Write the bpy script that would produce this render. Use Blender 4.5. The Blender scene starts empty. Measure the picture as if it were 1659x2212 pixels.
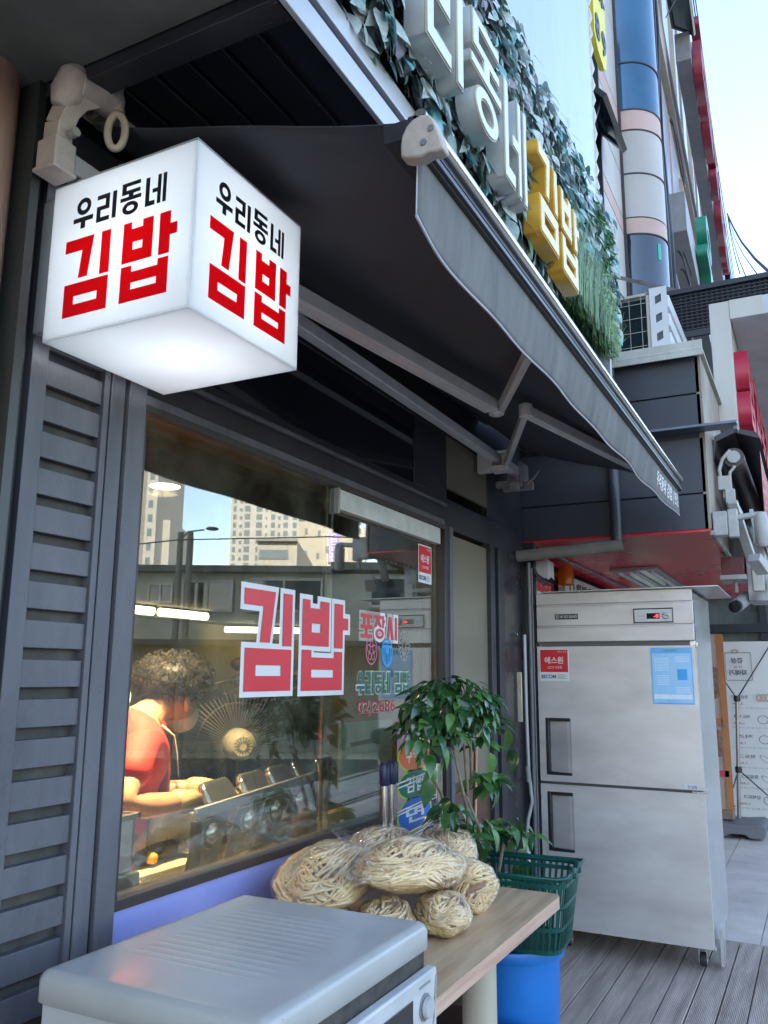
import bpy, math, random
from mathutils import Vector, Matrix, noise
R=math.radians
rnd=random.Random(7)
sc=bpy.context.scene
col=sc.collection
# ---------- camera ----------
cd=bpy.data.cameras.new('camera'); cam=bpy.data.objects.new('camera',cd); col.objects.link(cam); sc.camera=cam
yaw,pitch,roll=R(27.2197),R(10.9966),R(0.4202)
F=Vector((math.cos(pitch)*math.cos(yaw),math.cos(pitch)*math.sin(yaw),math.sin(pitch)))
RI=Vector((math.sin(yaw),-math.cos(yaw),0)); UP=RI.cross(F)
ri=RI*math.cos(roll)+UP*math.sin(roll); up=-RI*math.sin(roll)+UP*math.cos(roll)
cam.matrix_world=Matrix(((ri.x,up.x,-F.x,0),(ri.y,up.y,-F.y,0),(ri.z,up.z,-F.z,1.4),(0,0,0,1)))
cd.sensor_fit='VERTICAL'; cd.sensor_height=24; cd.lens=24*1810.15/2212; cd.clip_end=3000; cd.clip_start=.02
# ---------- sky, sun, exposure ----------
w=bpy.data.worlds.new('World'); sc.world=w; w.use_nodes=True
nt=w.node_tree; nt.nodes.clear()
sky=nt.nodes.new('ShaderNodeTexSky'); sky.sky_type='NISHITA'; sky.sun_disc=False
SUN_EL=31; SUN_AZ=140     # azimuth in degrees from +X towards +Y
sky.sun_elevation=R(SUN_EL); sky.sun_rotation=R(90-SUN_AZ); sky.air_density=1.0; sky.dust_density=.7; sky.ozone_density=1.5; sky.altitude=50
bg=nt.nodes.new('ShaderNodeBackground'); bg.inputs[1].default_value=.15
wo=nt.nodes.new('ShaderNodeOutputWorld'); hs=nt.nodes.new('ShaderNodeHueSaturation'); hs.inputs['Saturation'].default_value=.92; nt.links.new(sky.outputs[0],hs.inputs['Color']); nt.links.new(hs.outputs[0],bg.inputs[0]); nt.links.new(bg.outputs[0],wo.inputs[0])
sl=bpy.data.lights.new('sun','SUN'); sl.energy=4.2; sl.angle=R(.5); sl.color=(1,.93,.82)
so=bpy.data.objects.new('sun',sl); col.objects.link(so)
sd=Vector((math.cos(R(SUN_EL))*math.cos(R(SUN_AZ)),math.cos(R(SUN_EL))*math.sin(R(SUN_AZ)),math.sin(R(SUN_EL))))
so.rotation_euler=sd.to_track_quat('Z','Y').to_euler(); so.location=sd*60
sc.view_settings.view_transform='Standard'; sc.view_settings.look='None'; sc.view_settings.gamma=1; sc.view_settings.use_curve_mapping=False
sc.view_settings.exposure=2.45
sc.cycles.max_bounces=10; sc.cycles.transparent_max_bounces=16; sc.cycles.caustics_reflective=False; sc.cycles.caustics_refractive=False
sc.cycles.sample_clamp_indirect=6

# ---------- materials ----------
MATS={}
def mat(name,c,rough=.5,metal=0,var=.12,scale=6,bump=0,bscale=40,c2=None,spec=.5,coat=0,emit=None,es=0,stretch=None,transl=0,rvar=.1,aniso=0,detail=6):
    if name in MATS: return MATS[name]
    m=bpy.data.materials.new(name); m.use_nodes=True; n=m.node_tree; N=n.nodes; L=n.links
    p=N['Principled BSDF']; out=N['Material Output']
    tc=N.new('ShaderNodeTexCoord'); mp=N.new('ShaderNodeMapping'); L.new(tc.outputs['Object'],mp.inputs[0])
    if stretch: mp.inputs['Scale'].default_value=stretch
    nz=N.new('ShaderNodeTexNoise'); nz.inputs['Scale'].default_value=scale; nz.inputs['Detail'].default_value=detail; nz.inputs['Roughness'].default_value=.6
    L.new(mp.outputs[0],nz.inputs['Vector'])
    mx=N.new('ShaderNodeMix'); mx.data_type='RGBA'
    a=tuple(max(0,x*(1-var)) for x in c[:3]); b=tuple(min(1,x*(1+var)) for x in c[:3]) if c2 is None else c2[:3]
    mx.inputs[6].default_value=(*a,1); mx.inputs[7].default_value=(*b,1)
    rp=N.new('ShaderNodeMapRange'); rp.inputs[1].default_value=.32; rp.inputs[2].default_value=.68
    L.new(nz.outputs[0],rp.inputs[0]); L.new(rp.outputs[0],mx.inputs[0]); L.new(mx.outputs[2],p.inputs['Base Color'])
    rr=N.new('ShaderNodeMapRange'); rr.inputs[3].default_value=max(.02,rough-rvar); rr.inputs[4].default_value=min(1,rough+rvar)
    L.new(nz.outputs[0],rr.inputs[0]); L.new(rr.outputs[0],p.inputs['Roughness'])
    p.inputs['Metallic'].default_value=metal; p.inputs['Specular IOR Level'].default_value=spec; p.inputs['Coat Weight'].default_value=coat
    if bump:
        n2=N.new('ShaderNodeTexNoise'); n2.inputs['Scale'].default_value=bscale; n2.inputs['Detail'].default_value=4
        L.new(mp.outputs[0],n2.inputs['Vector'])
        bp=N.new('ShaderNodeBump'); bp.inputs['Strength'].default_value=bump; bp.inputs['Distance'].default_value=.01
        L.new(n2.outputs[0],bp.inputs['Height']); L.new(bp.outputs[0],p.inputs['Normal'])
    if emit: p.inputs['Emission Color'].default_value=(*emit,1); p.inputs['Emission Strength'].default_value=es
    if transl:
        t=N.new('ShaderNodeBsdfTranslucent'); L.new(mx.outputs[2],t.inputs[0]); ms=N.new('ShaderNodeMixShader'); ms.inputs[0].default_value=transl
        L.new(p.outputs[0],ms.inputs[1]); L.new(t.outputs[0],ms.inputs[2]); L.new(ms.outputs[0],out.inputs[0])
    MATS[name]=m; return m
def glassmat(name,tint=(.8,.88,.8),base=.06,k=.3,rough=.0,dirt=.02,dcol=(.5,.45,.3)):
    m=bpy.data.materials.new(name); m.use_nodes=True; N=m.node_tree.nodes; L=m.node_tree.links; N.clear()
    o=N.new('ShaderNodeOutputMaterial'); tr=N.new('ShaderNodeBsdfTransparent'); tr.inputs[0].default_value=(*tint,1)
    g=N.new('ShaderNodeBsdfGlossy'); g.inputs['Roughness'].default_value=rough; g.inputs[0].default_value=(1,1,1,1)
    lw=N.new('ShaderNodeLayerWeight'); pw=N.new('ShaderNodeMath'); pw.operation='POWER'; pw.inputs[1].default_value=2.5; L.new(lw.outputs['Facing'],pw.inputs[0])
    ma=N.new('ShaderNodeMath'); ma.operation='MULTIPLY_ADD'; ma.inputs[1].default_value=k; ma.inputs[2].default_value=base; L.new(pw.outputs[0],ma.inputs[0])
    ms=N.new('ShaderNodeMixShader'); L.new(ma.outputs[0],ms.inputs[0]); L.new(tr.outputs[0],ms.inputs[1]); L.new(g.outputs[0],ms.inputs[2])
    d=N.new('ShaderNodeBsdfDiffuse'); d.inputs[0].default_value=(*dcol,1)
    tc=N.new('ShaderNodeTexCoord'); nz=N.new('ShaderNodeTexNoise'); nz.inputs['Scale'].default_value=3; nz.inputs['Detail'].default_value=10; nz.inputs['Roughness'].default_value=.75; L.new(tc.outputs['Object'],nz.inputs[0])
    rp=N.new('ShaderNodeMapRange'); rp.inputs[1].default_value=.4; rp.inputs[2].default_value=.75; rp.inputs[4].default_value=dirt*3; L.new(nz.outputs[0],rp.inputs[0])
    m2=N.new('ShaderNodeMixShader'); L.new(rp.outputs[0],m2.inputs[0]); L.new(ms.outputs[0],m2.inputs[1]); L.new(d.outputs[0],m2.inputs[2]); L.new(m2.outputs[0],o.inputs[0])
    MATS[name]=m; return m

# ---------- object helpers ----------
def tag(o,label=None,cat=None,group=None,kind=None):
    if label: o['label']=label
    if cat: o['category']=cat
    if group: o['group']=group
    if kind: o['kind']=kind
    return o
def thing(name,label,cat,loc=(0,0,0),group=None,kind=None):
    o=bpy.data.objects.new(name,None); o.empty_display_size=.1; col.objects.link(o); o.location=loc
    return tag(o,label,cat,group,kind)
def off(o):
    v=Vector((0,0,0))
    while o is not None: v=v+Vector(o.location); o=o.parent
    return v
class MB:
    def __init__(s): s.v=[]; s.f=[]; s.mi=[]; s.m=0
    def add(s,vs,fs):
        k=len(s.v); s.v+= [tuple(v) for v in vs]; s.f+=[tuple(i+k for i in f) for f in fs]; s.mi+=[s.m]*len(fs); return s
    def box(s,x0,x1,y0,y1,z0,z1): 
        return s.add([(x0,y0,z0),(x1,y0,z0),(x1,y1,z0),(x0,y1,z0),(x0,y0,z1),(x1,y0,z1),(x1,y1,z1),(x0,y1,z1)],[(0,3,2,1),(4,5,6,7),(0,1,5,4),(1,2,6,5),(2,3,7,6),(3,0,4,7)])
    def obox(s,c,a,b,d): # centre and three half-axis vectors
        c,a,b,d=map(Vector,(c,a,b,d)); vs=[c+i*a+j*b+k*d for k in(-1,1) for j in(-1,1) for i in(-1,1)]
        fl=a.cross(b).dot(d)<0
        fs=[(0,2,3,1),(4,5,7,6),(0,1,5,4),(1,3,7,5),(3,2,6,7),(2,0,4,6)]
        if fl: fs=[f[::-1] for f in fs]
        return s.add(vs,fs)
    def beam(s,p,q,w,h,upv=(0,0,1)):
        p,q=Vector(p),Vector(q); d=(q-p); L=d.length; d.normalize(); u=Vector(upv); r=d.cross(u)
        if r.length<1e-4: r=d.cross(Vector((1,0,0)))
        r.normalize(); u=r.cross(d)
        return s.obox((p+q)/2,d*L/2,r*w/2,u*h/2)
    def tube(s,pts,r,n=10,caps=True,flat=1):
        pts=[Vector(p) for p in pts]; rs=r if isinstance(r,(list,tuple)) else [r]*len(pts)
        vs=[];fs=[]; t0=(pts[1]-pts[0]).normalized(); u=t0.orthogonal().normalized()
        for i,p in enumerate(pts):
            t=(pts[min(i+1,len(pts)-1)]-pts[max(i-1,0)]).normalized()
            u=(u-t*u.dot(t)); u.normalize(); w_=t.cross(u)
            for k in range(n):
                a=2*math.pi*k/n; vs.append(p+(u*math.cos(a)+w_*math.sin(a)*flat)*rs[i])
        for i in range(len(pts)-1):
            for k in range(n):
                a=i*n+k;b=i*n+(k+1)%n; fs.append((a,b,b+n,a+n))
        if caps: fs.append(tuple(range(n))[::-1]); fs.append(tuple(range((len(pts)-1)*n,len(pts)*n)))
        return s.add(vs,fs)
    def lathe(s,prof,c=(0,0,0),n=24,axis='z',cap=True):
        vs=[];fs=[]; c=Vector(c)
        for r,z in prof:
            for k in range(n):
                a=2*math.pi*k/n; x,y=r*math.cos(a),r*math.sin(a)
                vs.append(c+(Vector((x,y,z)) if axis=='z' else Vector((z,x,y)) if axis=='x' else Vector((y,z,x))))
        m=len(prof)
        for i in range(m-1):
            for k in range(n):
                a=i*n+k;b=i*n+(k+1)%n; fs.append((a,b,b+n,a+n))
        if cap: fs.append(tuple(range(n))[::-1]); fs.append(tuple(range((m-1)*n,m*n)))
        return s.add(vs,fs)
    def grid(s,fn,nu,nv,close=False):
        vs=[fn(i/nu,j/nv) for j in range(nv+1) for i in range(nu+1)]
        fs=[(j*(nu+1)+i,j*(nu+1)+i+1,(j+1)*(nu+1)+i+1,(j+1)*(nu+1)+i) for j in range(nv) for i in range(nu)]
        return s.add(vs,fs)
    def prism(s,poly,O,U,V,N,t):
        O,U,V,N=map(Vector,(O,U,V,N)); k=len(poly)
        vs=[O+U*a+V*b for a,b in poly]+[O+U*a+V*b+N*t for a,b in poly]
        fs=[tuple(range(k))[::-1],tuple(range(k,2*k))]+[(i,(i+1)%k,(i+1)%k+k,i+k) for i in range(k)]
        return s.add(vs,fs)
    def ell(s,c,r,nu=20,nv=12,fn=None):
        c=Vector(c);vs=[];fs=[]
        for j in range(nv+1):
            th=math.pi*j/nv
            for i in range(nu):
                ph=2*math.pi*i/nu; d=Vector((math.sin(th)*math.cos(ph),math.sin(th)*math.sin(ph),math.cos(th)))
                k=fn(d) if fn else 1
                vs.append(c+Vector((d.x*r[0],d.y*r[1],d.z*r[2]))*k)
        for j in range(nv):
            for i in range(nu): fs.append((j*nu+i,(j+1)*nu+i,(j+1)*nu+(i+1)%nu,j*nu+(i+1)%nu))
        return s.add(vs,fs)
    def build(s,name,m,parent=None,bevel=0,smooth=False,loc=None,subd=0,seg=2):
        me=bpy.data.meshes.new(name); o=bpy.data.objects.new(name,me); col.objects.link(o)
        if parent is not None: o.parent=parent
        if loc is not None: o.location=Vector(loc)-(off(parent) if parent is not None else Vector((0,0,0)))
        k=off(o)
        me.from_pydata([tuple(Vector(v)-k) for v in s.v],[],s.f); me.validate()
        ms=m if isinstance(m,(list,tuple)) else [m]
        for q in ms: me.materials.append(q)
        if len(ms)>1 and len(me.polygons)==len(s.mi):
            for p,i in zip(me.polygons,s.mi): p.material_index=i
        if smooth:
            for p in me.polygons: p.use_smooth=True
            if smooth!='all': me.set_sharp_from_angle(angle=R(38))
        if bevel:
            b=o.modifiers.new('bevel','BEVEL'); b.width=bevel; b.segments=seg; b.limit_method='ANGLE'; b.angle_limit=R(35)
            for p in me.polygons: p.use_smooth=True
            me.set_sharp_from_angle(angle=R(38)); b.harden_normals=False
        if subd:
            q=o.modifiers.new('sub','SUBSURF'); q.levels=subd; q.render_levels=subd
        return o
def curve_mesh(cu,place,name,m,parent,loc=None):
    o=bpy.data.objects.new('tmp',cu); col.objects.link(o)
    dg=bpy.context.evaluated_depsgraph_get(); me=bpy.data.meshes.new_from_object(o.evaluated_get(dg)); 
    col.objects.unlink(o); bpy.data.objects.remove(o); bpy.data.curves.remove(cu)
    xs=[v.co.x for v in me.vertices]; ys=[v.co.y for v in me.vertices]
    bb=(min(xs),max(xs),min(ys),max(ys)) if xs else (0,1,0,1)
    r=bpy.data.objects.new(name,me); col.objects.link(r); r.parent=parent
    if loc is not None: r.location=Vector(loc)-(off(parent) if parent is not None else Vector((0,0,0)))
    k=off(r)
    for v in me.vertices: v.co=place(v.co,bb)-k
    me.materials.clear(); me.materials.append(m); me.update()
    return r
def flat(loops,O,U,V,N,t,name,m,parent,offset=0,loc=None):
    """closed 2-D loops (holes allowed) -> extruded plate standing on the plane O,U,V, rising t along N"""
    cu=bpy.data.curves.new('c','CURVE'); cu.dimensions='2D'; cu.fill_mode='BOTH'; cu.extrude=.5
    U,V,N,O=map(Vector,(U,V,N,O)); cu.offset=offset
    for lp in loops:
        s=cu.splines.new('POLY'); s.points.add(len(lp)-1); s.use_cyclic_u=True
        for p,(a,b) in zip(s.points,lp): p.co=(a,b,0,1)
    return curve_mesh(cu,lambda c,bb:O+U*c.x+V*c.y+N*((c.z+.5)*t),name,m,parent,loc)
def text(s,O,U,V,N,w,h,t,name,m,parent,bold=0,mirror=False,loc=None):
    """text fitted into a w x h box whose lower left corner is O"""
    cu=bpy.data.curves.new('t','FONT'); cu.body=s; cu.extrude=.5; cu.offset=bold; cu.resolution_u=3
    U,V,N,O=map(Vector,(U,V,N,O)); U=U.normalized(); V=V.normalized()
    def pl(c,bb):
        a=(c.x-bb[0])/max(1e-6,bb[1]-bb[0]); b=(c.y-bb[2])/max(1e-6,bb[3]-bb[2])
        if mirror: a=1-a
        return O+U*(a*w)+V*(b*h)+N*((c.z+.5)*t)
    return curve_mesh(cu,pl,name,m,parent,loc)
def comps(lps):
    out=[]
    for l in lps:
        xs=[p[0] for p in l]; ys=[p[1] for p in l]; b=(min(xs),max(xs),min(ys),max(ys))
        if out and b[0]>=out[-1][0][0] and b[1]<=out[-1][0][1] and b[2]>=out[-1][0][2] and b[3]<=out[-1][0][3]: out[-1][1].append(l)
        else: out.append((b,[l]))
    return [c[1] for c in out]
def ring(cx,cy,rx,ry,n=28): return [(cx+rx*math.cos(2*math.pi*i/n),cy+ry*math.sin(2*math.pi*i/n)) for i in range(n)]
G={}
G['gim']=[[(0,1),(.63,1),(.53,.48),(.33,.48),(.385,.84),(0,.84)],[(.80,1),(1,1),(1,.455),(.80,.455)],[(.04,.42),(1,.42),(1,0),(.04,0)],[(.26,.255),(.78,.255),(.78,.15),(.26,.15)]]
G['bap']=[[(0,1),(.155,1),(.155,.91),(.365,.91),(.365,1),(.56,1),(.56,.49),(0,.49)],[(.19,.74),(.375,.74),(.375,.64),(.19,.64)],
 [(.68,1),(.875,1),(.875,.84),(1,.84),(1,.7),(.875,.7),(.875,.48),(.68,.48)],[(.0,.445),(.195,.445),(.195,.365),(.68,.365),(.68,.44),(.87,.44),(.87,0),(.0,0)],[(.2,.23),(.67,.23),(.67,.145),(.2,.145)]]
G['u']=[ring(.5,.72,.36,.28),ring(.5,.72,.18,.13),[(0,.37),(1,.37),(1,.22),(.61,.22),(.61,0),(.39,0),(.39,.22),(0,.22)]]
G['ri']=[[(0,1),(.64,1),(.64,.43),(.2,.43),(.2,.16),(.66,.16),(.66,0),(0,0),(0,.58),(.44,.58),(.44,.84),(0,.84)],[(.8,1),(1,1),(1,0),(.8,0)]]
G['dong']=[[(.06,1),(.94,1),(.94,.885),(.27,.885),(.27,.76),(.94,.76),(.94,.645),(.61,.645),(.61,.56),(1,.56),(1,.445),(0,.445),(0,.56),(.39,.56),(.39,.645),(.06,.645)],ring(.5,.2,.38,.2),ring(.5,.2,.19,.085)]
G['ne']=[[(0,1),(.19,1),(.19,.16),(.46,.16),(.46,0),(0,0)],[(.58,1),(.74,1),(.74,0),(.58,0),(.58,.42),(.34,.42),(.34,.56),(.58,.56)],[(.84,1),(1,1),(1,0),(.84,0)]]
G['po']=[[(0,1),(1,1),(1,.84),(.78,.84),(.78,.54),(1,.54),(1,.38),(.6,.38),(.6,.16),(1,.16),(1,0),(0,0),(0,.16),(.4,.16),(.4,.38),(0,.38),(0,.54),(.22,.54),(.22,.84),(0,.84)],[(.4,.84),(.6,.84),(.6,.54),(.4,.54)]]
G['jang']=[[(0,1),(.66,1),(.66,.86),(.46,.86),(.68,.5),(.48,.5),(.36,.72),(.2,.5),(0,.5),(.24,.86),(0,.86)],[(.74,1),(.9,1),(.9,.84),(1,.84),(1,.7),(.9,.7),(.9,.48),(.74,.48)],ring(.5,.22,.4,.22),ring(.5,.22,.22,.1)]
G['si']=[[(.2,1),(.42,1),(.68,0),(.48,0),(.31,.62),(.18,0),(0,0)],[(.8,1),(1,1),(1,0),(.8,0)]]
def glyph(g,O,U,V,N,w,h,t,name,m,parent,offset=0):
    U=Vector(U).normalized();V=Vector(V).normalized()
    lp=[[(a*w,b*h) for a,b in l] for l in G[g]]
    return flat(lp,O,U,V,N,t,name,m,parent,offset)
def leaf(mb,p,d,nrm,L,W,droop=.25,fold=.25,n=4):
    """pointed leaf from base p along d, curved and folded along the midrib"""
    d=Vector(d).normalized(); nrm=Vector(nrm); s=d.cross(nrm)
    if s.length<1e-3: s=d.orthogonal()
    s.normalize(); nn=s.cross(d)
    vs=[];fs=[]
    for i in range(n+1):
        t=i/n; wd=W*.5*(math.sin(math.pi*min(1,t*1.02)**.75)**.9 if 0<t<1 else .02)
        c=p+d*(L*t)-nn*(droop*L*t*t)
        vs+= [c+s*wd+nn*fold*wd, c, c-s*wd+nn*fold*wd]
    for i in range(n):
        a=i*3; fs+=[(a,a+1,a+4,a+3),(a+1,a+2,a+5,a+4)]
    mb.add(vs,fs)
X=Vector((1,0,0));Y=Vector((0,1,0));Z=Vector((0,0,1))
# ================= SETTING =================
m_navy=mat('navy_paint',(.072,.075,.090),.5,c2=(.125,.123,.137,1),scale=2.2,stretch=(3,3,1),detail=12,bump=.15,bscale=90,rvar=.12)
m_dark=mat('black_paint',(.022,.023,.030),.5,var=.3,scale=5,bump=.08,bscale=60)
m_slot=mat('slot_dust',(.06,.055,.048),.8,var=.4,scale=14)
m_conc=mat('paving_slab',(.60,.52,.45),.85,c2=(.74,.65,.57,1),scale=2.5,bump=.25,bscale=90)
m_joint=mat('joint',(.07,.07,.07),.9)
m_asph=mat('asphalt',(.09,.09,.092),.9,scale=30,bump=.3,bscale=200)
MB().box(-300,300,-300,300,-.5,-.16).build('ground',m_asph).__setitem__('kind','structure')
pv=MB()
pv.box(-30,5.24,-3.2,1.7,-.15,-.045)
ys=[-3.2,-2.6,-2.0,-1.4,-.8,-.19,.41,.765,1.13,1.6]
rnd.seed(3)
x=5.25
while x<22:
    x2=x+(1.22 if x<12 else 1.2)
    for a,b in zip(ys[:-1],ys[1:]): pv.box(x+.003,x2-.003,a+.003,b-.003,-.15,-.012+rnd.uniform(-.001,.001))
    x=x2
pv.box(5.245,22,-3.2,1.6,-.16,-.024); pv.box(22,60,-3.2,1.6,-.15,-.012)
tag(pv.build('pavement',m_conc),kind='structure')
# deck boards along the facade
m_deck=mat('weathered_deck',(.31,.24,.195),.75,c2=(.54,.44,.37,1),scale=3,stretch=(.6,6,1),bump=.25,bscale=60)
def addlines(m,scale,strength,axis='Y',dist=.004):
    n=m.node_tree;N=n.nodes;L=n.links;p=N['Principled BSDF']
    tc=N.new('ShaderNodeTexCoord'); wv=N.new('ShaderNodeTexWave'); wv.bands_direction=axis; wv.inputs['Scale'].default_value=scale; wv.inputs['Distortion'].default_value=.3
    L.new(tc.outputs['Object'],wv.inputs[0]); b=N.new('ShaderNodeBump'); b.inputs['Strength'].default_value=strength; b.inputs['Distance'].default_value=dist
    L.new(wv.outputs[0],b.inputs['Height'])
    if p.inputs['Normal'].links: L.new(p.inputs['Normal'].links[0].from_socket,b.inputs['Normal'])
    L.new(b.outputs[0],p.inputs['Normal'])
addlines(m_deck,45,.6)
dk=MB()
y0=1.44
for i in range(36):
    a=y0-.117*i
    dk.box(-3,5.22,a-.111,a,-.028,.001)
dk.box(-3,5.21,-2.8,1.44,-.044,-.03)
tag(dk.build('wooden_deck',m_deck,bevel=.002),kind='structure')
# road across the pavement (seen in the window glass)
tag(MB().box(-300,300,-11,-3.5,-.16,-.13).build('road',m_asph),kind='structure')

# ================= THE KIMBAP SHOP BUILDING =================
shop=thing('shop_building','dark grey kimbap shop front with a big street window and louvred pilaster','shop',(1.3,1.45,0))
m_up=mat('upper_wall',(.35,.34,.33),.8,scale=3,bump=.1)
MB().box(-8,3.93,.93,9,2.74,13).build('wall',m_up,shop)
MB().box(-8,1.1,1.63,9,0,2.73).build('wall',m_up,shop)
# interior shell
m_int=mat('interior_wall',(.30,.27,.17),.7,c2=(.36,.33,.21,1),scale=2)
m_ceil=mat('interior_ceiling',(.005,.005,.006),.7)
m_tile=mat('interior_floor',(.10,.09,.08),.4)
MB().box(1.2,11.7,8.1,8.2,0,2.3).build('back_wall',m_int,shop)
MB().box(11.6,11.7,1.8,8.1,0,2.3).build('side_wall',m_int,shop)
MB().box(1.1,1.2,1.64,8.2,0,2.3).build('side_wall',m_int,shop)
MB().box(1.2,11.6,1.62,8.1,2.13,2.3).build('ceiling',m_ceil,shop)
MB().box(1.2,11.6,1.56,8.1,-.01,.02).build('floor',m_tile,shop)
MB().box(4.64,11.7,1.76,1.8,0,2.12).build('wall',m_int,shop)
# upper wall behind header
b=MB(); b.box(1.12,4.6,1.47,1.61,2.06,2.2); b.box(1.12,4.6,1.47,1.61,2.5,2.735); b.box(1.12,1.6,1.47,1.61,2.2,2.5); b.box(3.14,3.49,1.47,1.61,2.2,2.5); b.box(4.03,4.6,1.47,1.61,2.2,2.5)
b.build('header',m_dark,shop,bevel=.003)
b=MB(); b.box(1.5,3.41,1.447,1.468,2.06,2.085); b.box(1.5,3.45,1.45,1.468,2.15,2.165)
b.build('header_trim',m_navy,shop,bevel=.002)
# pilaster side strip
MB().box(1.105,1.162,1.462,1.6,0,2.66).build('pilaster',mat('pilaster_black',(.02,.021,.027),.35,var=.2,scale=3),shop,bevel=.002)
# louvre panel
lv=MB(); lv.box(1.163,1.207,1.447,1.50,0,2.655); lv.box(1.372,1.389,1.447,1.50,0,2.655)
k=2.098
z=k
while z>-.05:
    lv.box(1.2071,1.3719,1.455,1.476,max(0,z-.081),z-.024)
    z-=.081
lv.box(1.2071,1.3719,1.455,1.476,2.098,2.655)
lo=lv.build('louvre_panel',m_navy,shop,bevel=.0015)
MB().box(1.2,1.38,1.4765,1.492,0,2.6).build('backing',m_slot,lo)
b=MB(); b.box(1.3935,1.4375,1.446,1.5,0,2.655); b.box(1.4385,1.446,1.455,1.5,0,2.655); b.box(1.4465,1.505,1.440,1.5,0,2.655)
b.build('post',m_navy,shop,bevel=.002)
MB().box(1.389,1.3935,1.47,1.5,0,2.655).build('groove',m_dark,shop)
# window
m_frame=mat('window_frame_brown',(.035,.028,.026),.45,var=.2,scale=20)
wf=MB(); wf.box(1.505,3.41,1.443,1.50,.876,.901); wf.box(1.505,3.41,1.443,1.5,2.04,2.06); wf.box(1.5052,1.515,1.4432,1.4998,.8995,2.0402); wf.box(3.40,3.4098,1.4432,1.4998,.8995,2.0402)
win=wf.build('window',m_frame,shop,bevel=.002)
m_glass=glassmat('window_glass',tint=(.80,.82,.76),base=.10,k=.50,dirt=.042,dcol=(.40,.40,.29))
MB().box(1.505,2.46,1.462,1.467,.90,2.045).build('glass',m_glass,win)
MB().box(2.425,3.405,1.478,1.483,.90,2.045).build('glass',m_glass,win)
m_brass=mat('sash_edge',(.22,.19,.12),.35,metal=.6)
MB().box(2.425,2.437,1.470,1.4775,.90,2.04).build('sash_edge',m_brass,win)
MB().box(3.385,3.395,1.4835,1.492,.90,2.04).build('sash_edge',m_brass,win)
m_box=mat('blind_box',(.50,.51,.48),.5,scale=14,var=.15)
MB().box(2.475,3.36,1.4465,1.4765,1.966,2.038).build('blind_box',m_box,win,bevel=.003)
MB().box(2.460,2.4745,1.4445,1.4775,1.95,2.04).build('blind_bracket',mat('bracket_grey',(.25,.25,.24),.4),win)
# transom glass
m_tg=mat('transom_dark_glass',(.008,.011,.016),.06,spec=.6,var=.1,rvar=.02)
MB().box(1.6,3.14,1.475,1.49,2.2,2.5).build('transom_glass',m_tg,shop)
m_tan=mat('frosted_tan',(.17,.15,.105),.38,var=.1,scale=3,rvar=.05)
MB().box(3.495,4.03,1.475,1.49,2.255,2.5).build('transom_panel',m_tan,shop)
# post between window and door, door, dark end wall
MB().box(3.411,3.452,1.447,1.56,0,2.06).build('post',m_dark,shop,bevel=.002)
MB().box(3.453,3.49,1.44,1.56,0,2.06).build('post',m_navy,shop,bevel=.002)
d=MB(); d.box(3.4905,4.0,1.47,1.485,.93,2.035); do=d.build('door',m_tan,shop)
MB().box(3.4905,4.0,1.47,1.485,.0,.92).build('lower_panel',mat('door_brown',(.085,.04,.028),.4,var=.25,scale=4,stretch=(1,1,8)),do)
MB().box(3.4905,4.0,1.466,1.4695,.915,.935).build('rail',mat('door_rail',(.05,.03,.025),.4),do)
b=MB(); b.box(4.001,4.06,1.447,1.56,0,2.06); b.box(4.0605,4.13,1.47,1.56,0,2.06); b.box(4.131,4.22,1.452,1.56,0,2.06)
b.build('jamb',m_dark,shop,bevel=.003)
cp=MB().box(4.221,4.595,1.462,1.56,0,2.06).build('end_panel',mat('end_panel_black',(.018,.018,.024),.28,var=.2,rvar=.05),shop)
b=MB(); b.box(4.40,4.412,1.43,1.455,1.16,1.42); hd=b.build('handle',mat('handle_pale',(.5,.46,.36),.35,metal=.3),cp,bevel=.002)
MB().tube([(4.38,1.455,1.62),(4.38,1.44,1.62)],.008,10).build('lock',mat('lock_chrome',(.5,.5,.5),.2,metal=1),cp)
# base panels under the window
m_blue=mat('lavender_panel',(.26,.31,.62),.25,c2=(.33,.36,.72,1),scale=1.6,coat=.3,rvar=.05)
m_pink=mat('pink_panel',(.5,.33,.33),.3,c2=(.55,.40,.42,1),scale=1.6,coat=.3,rvar=.05)
MB().box(1.505,2.42,1.452,1.5,0,.875).build('base_panel',m_blue,shop)
pk=MB().box(2.421,3.41,1.452,1.5,0,.875).build('base_panel',m_pink,shop)
lp=MB(); leaf(lp,Vector((2.47,1.450,.80)),(1,0,.35),(0,-1,0),.14,.035,0,0); lp.build('leaf_print',mat('print_white',(.75,.7,.7),.4),pk)
# soffit under the sign
m_sof=mat('soffit_black',(.012,.013,.018),.45,var=.2,scale=4)
b=MB()
yy=[.90,.99,1.08,1.17,1.26,1.35,1.44]
for i in range(6): b.box(1.16,3.92,yy[i]+.006,yy[i+1]-.006,2.664,2.68)
b.build('soffit',m_sof,shop,bevel=.002)
b=MB(); b.box(1.16,3.92,.86,1.46,2.682,2.70); b.box(1.10,1.159,.8,1.46,2.63,2.73); b.build('soffit_beam',m_dark,shop,bevel=.002)

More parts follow.
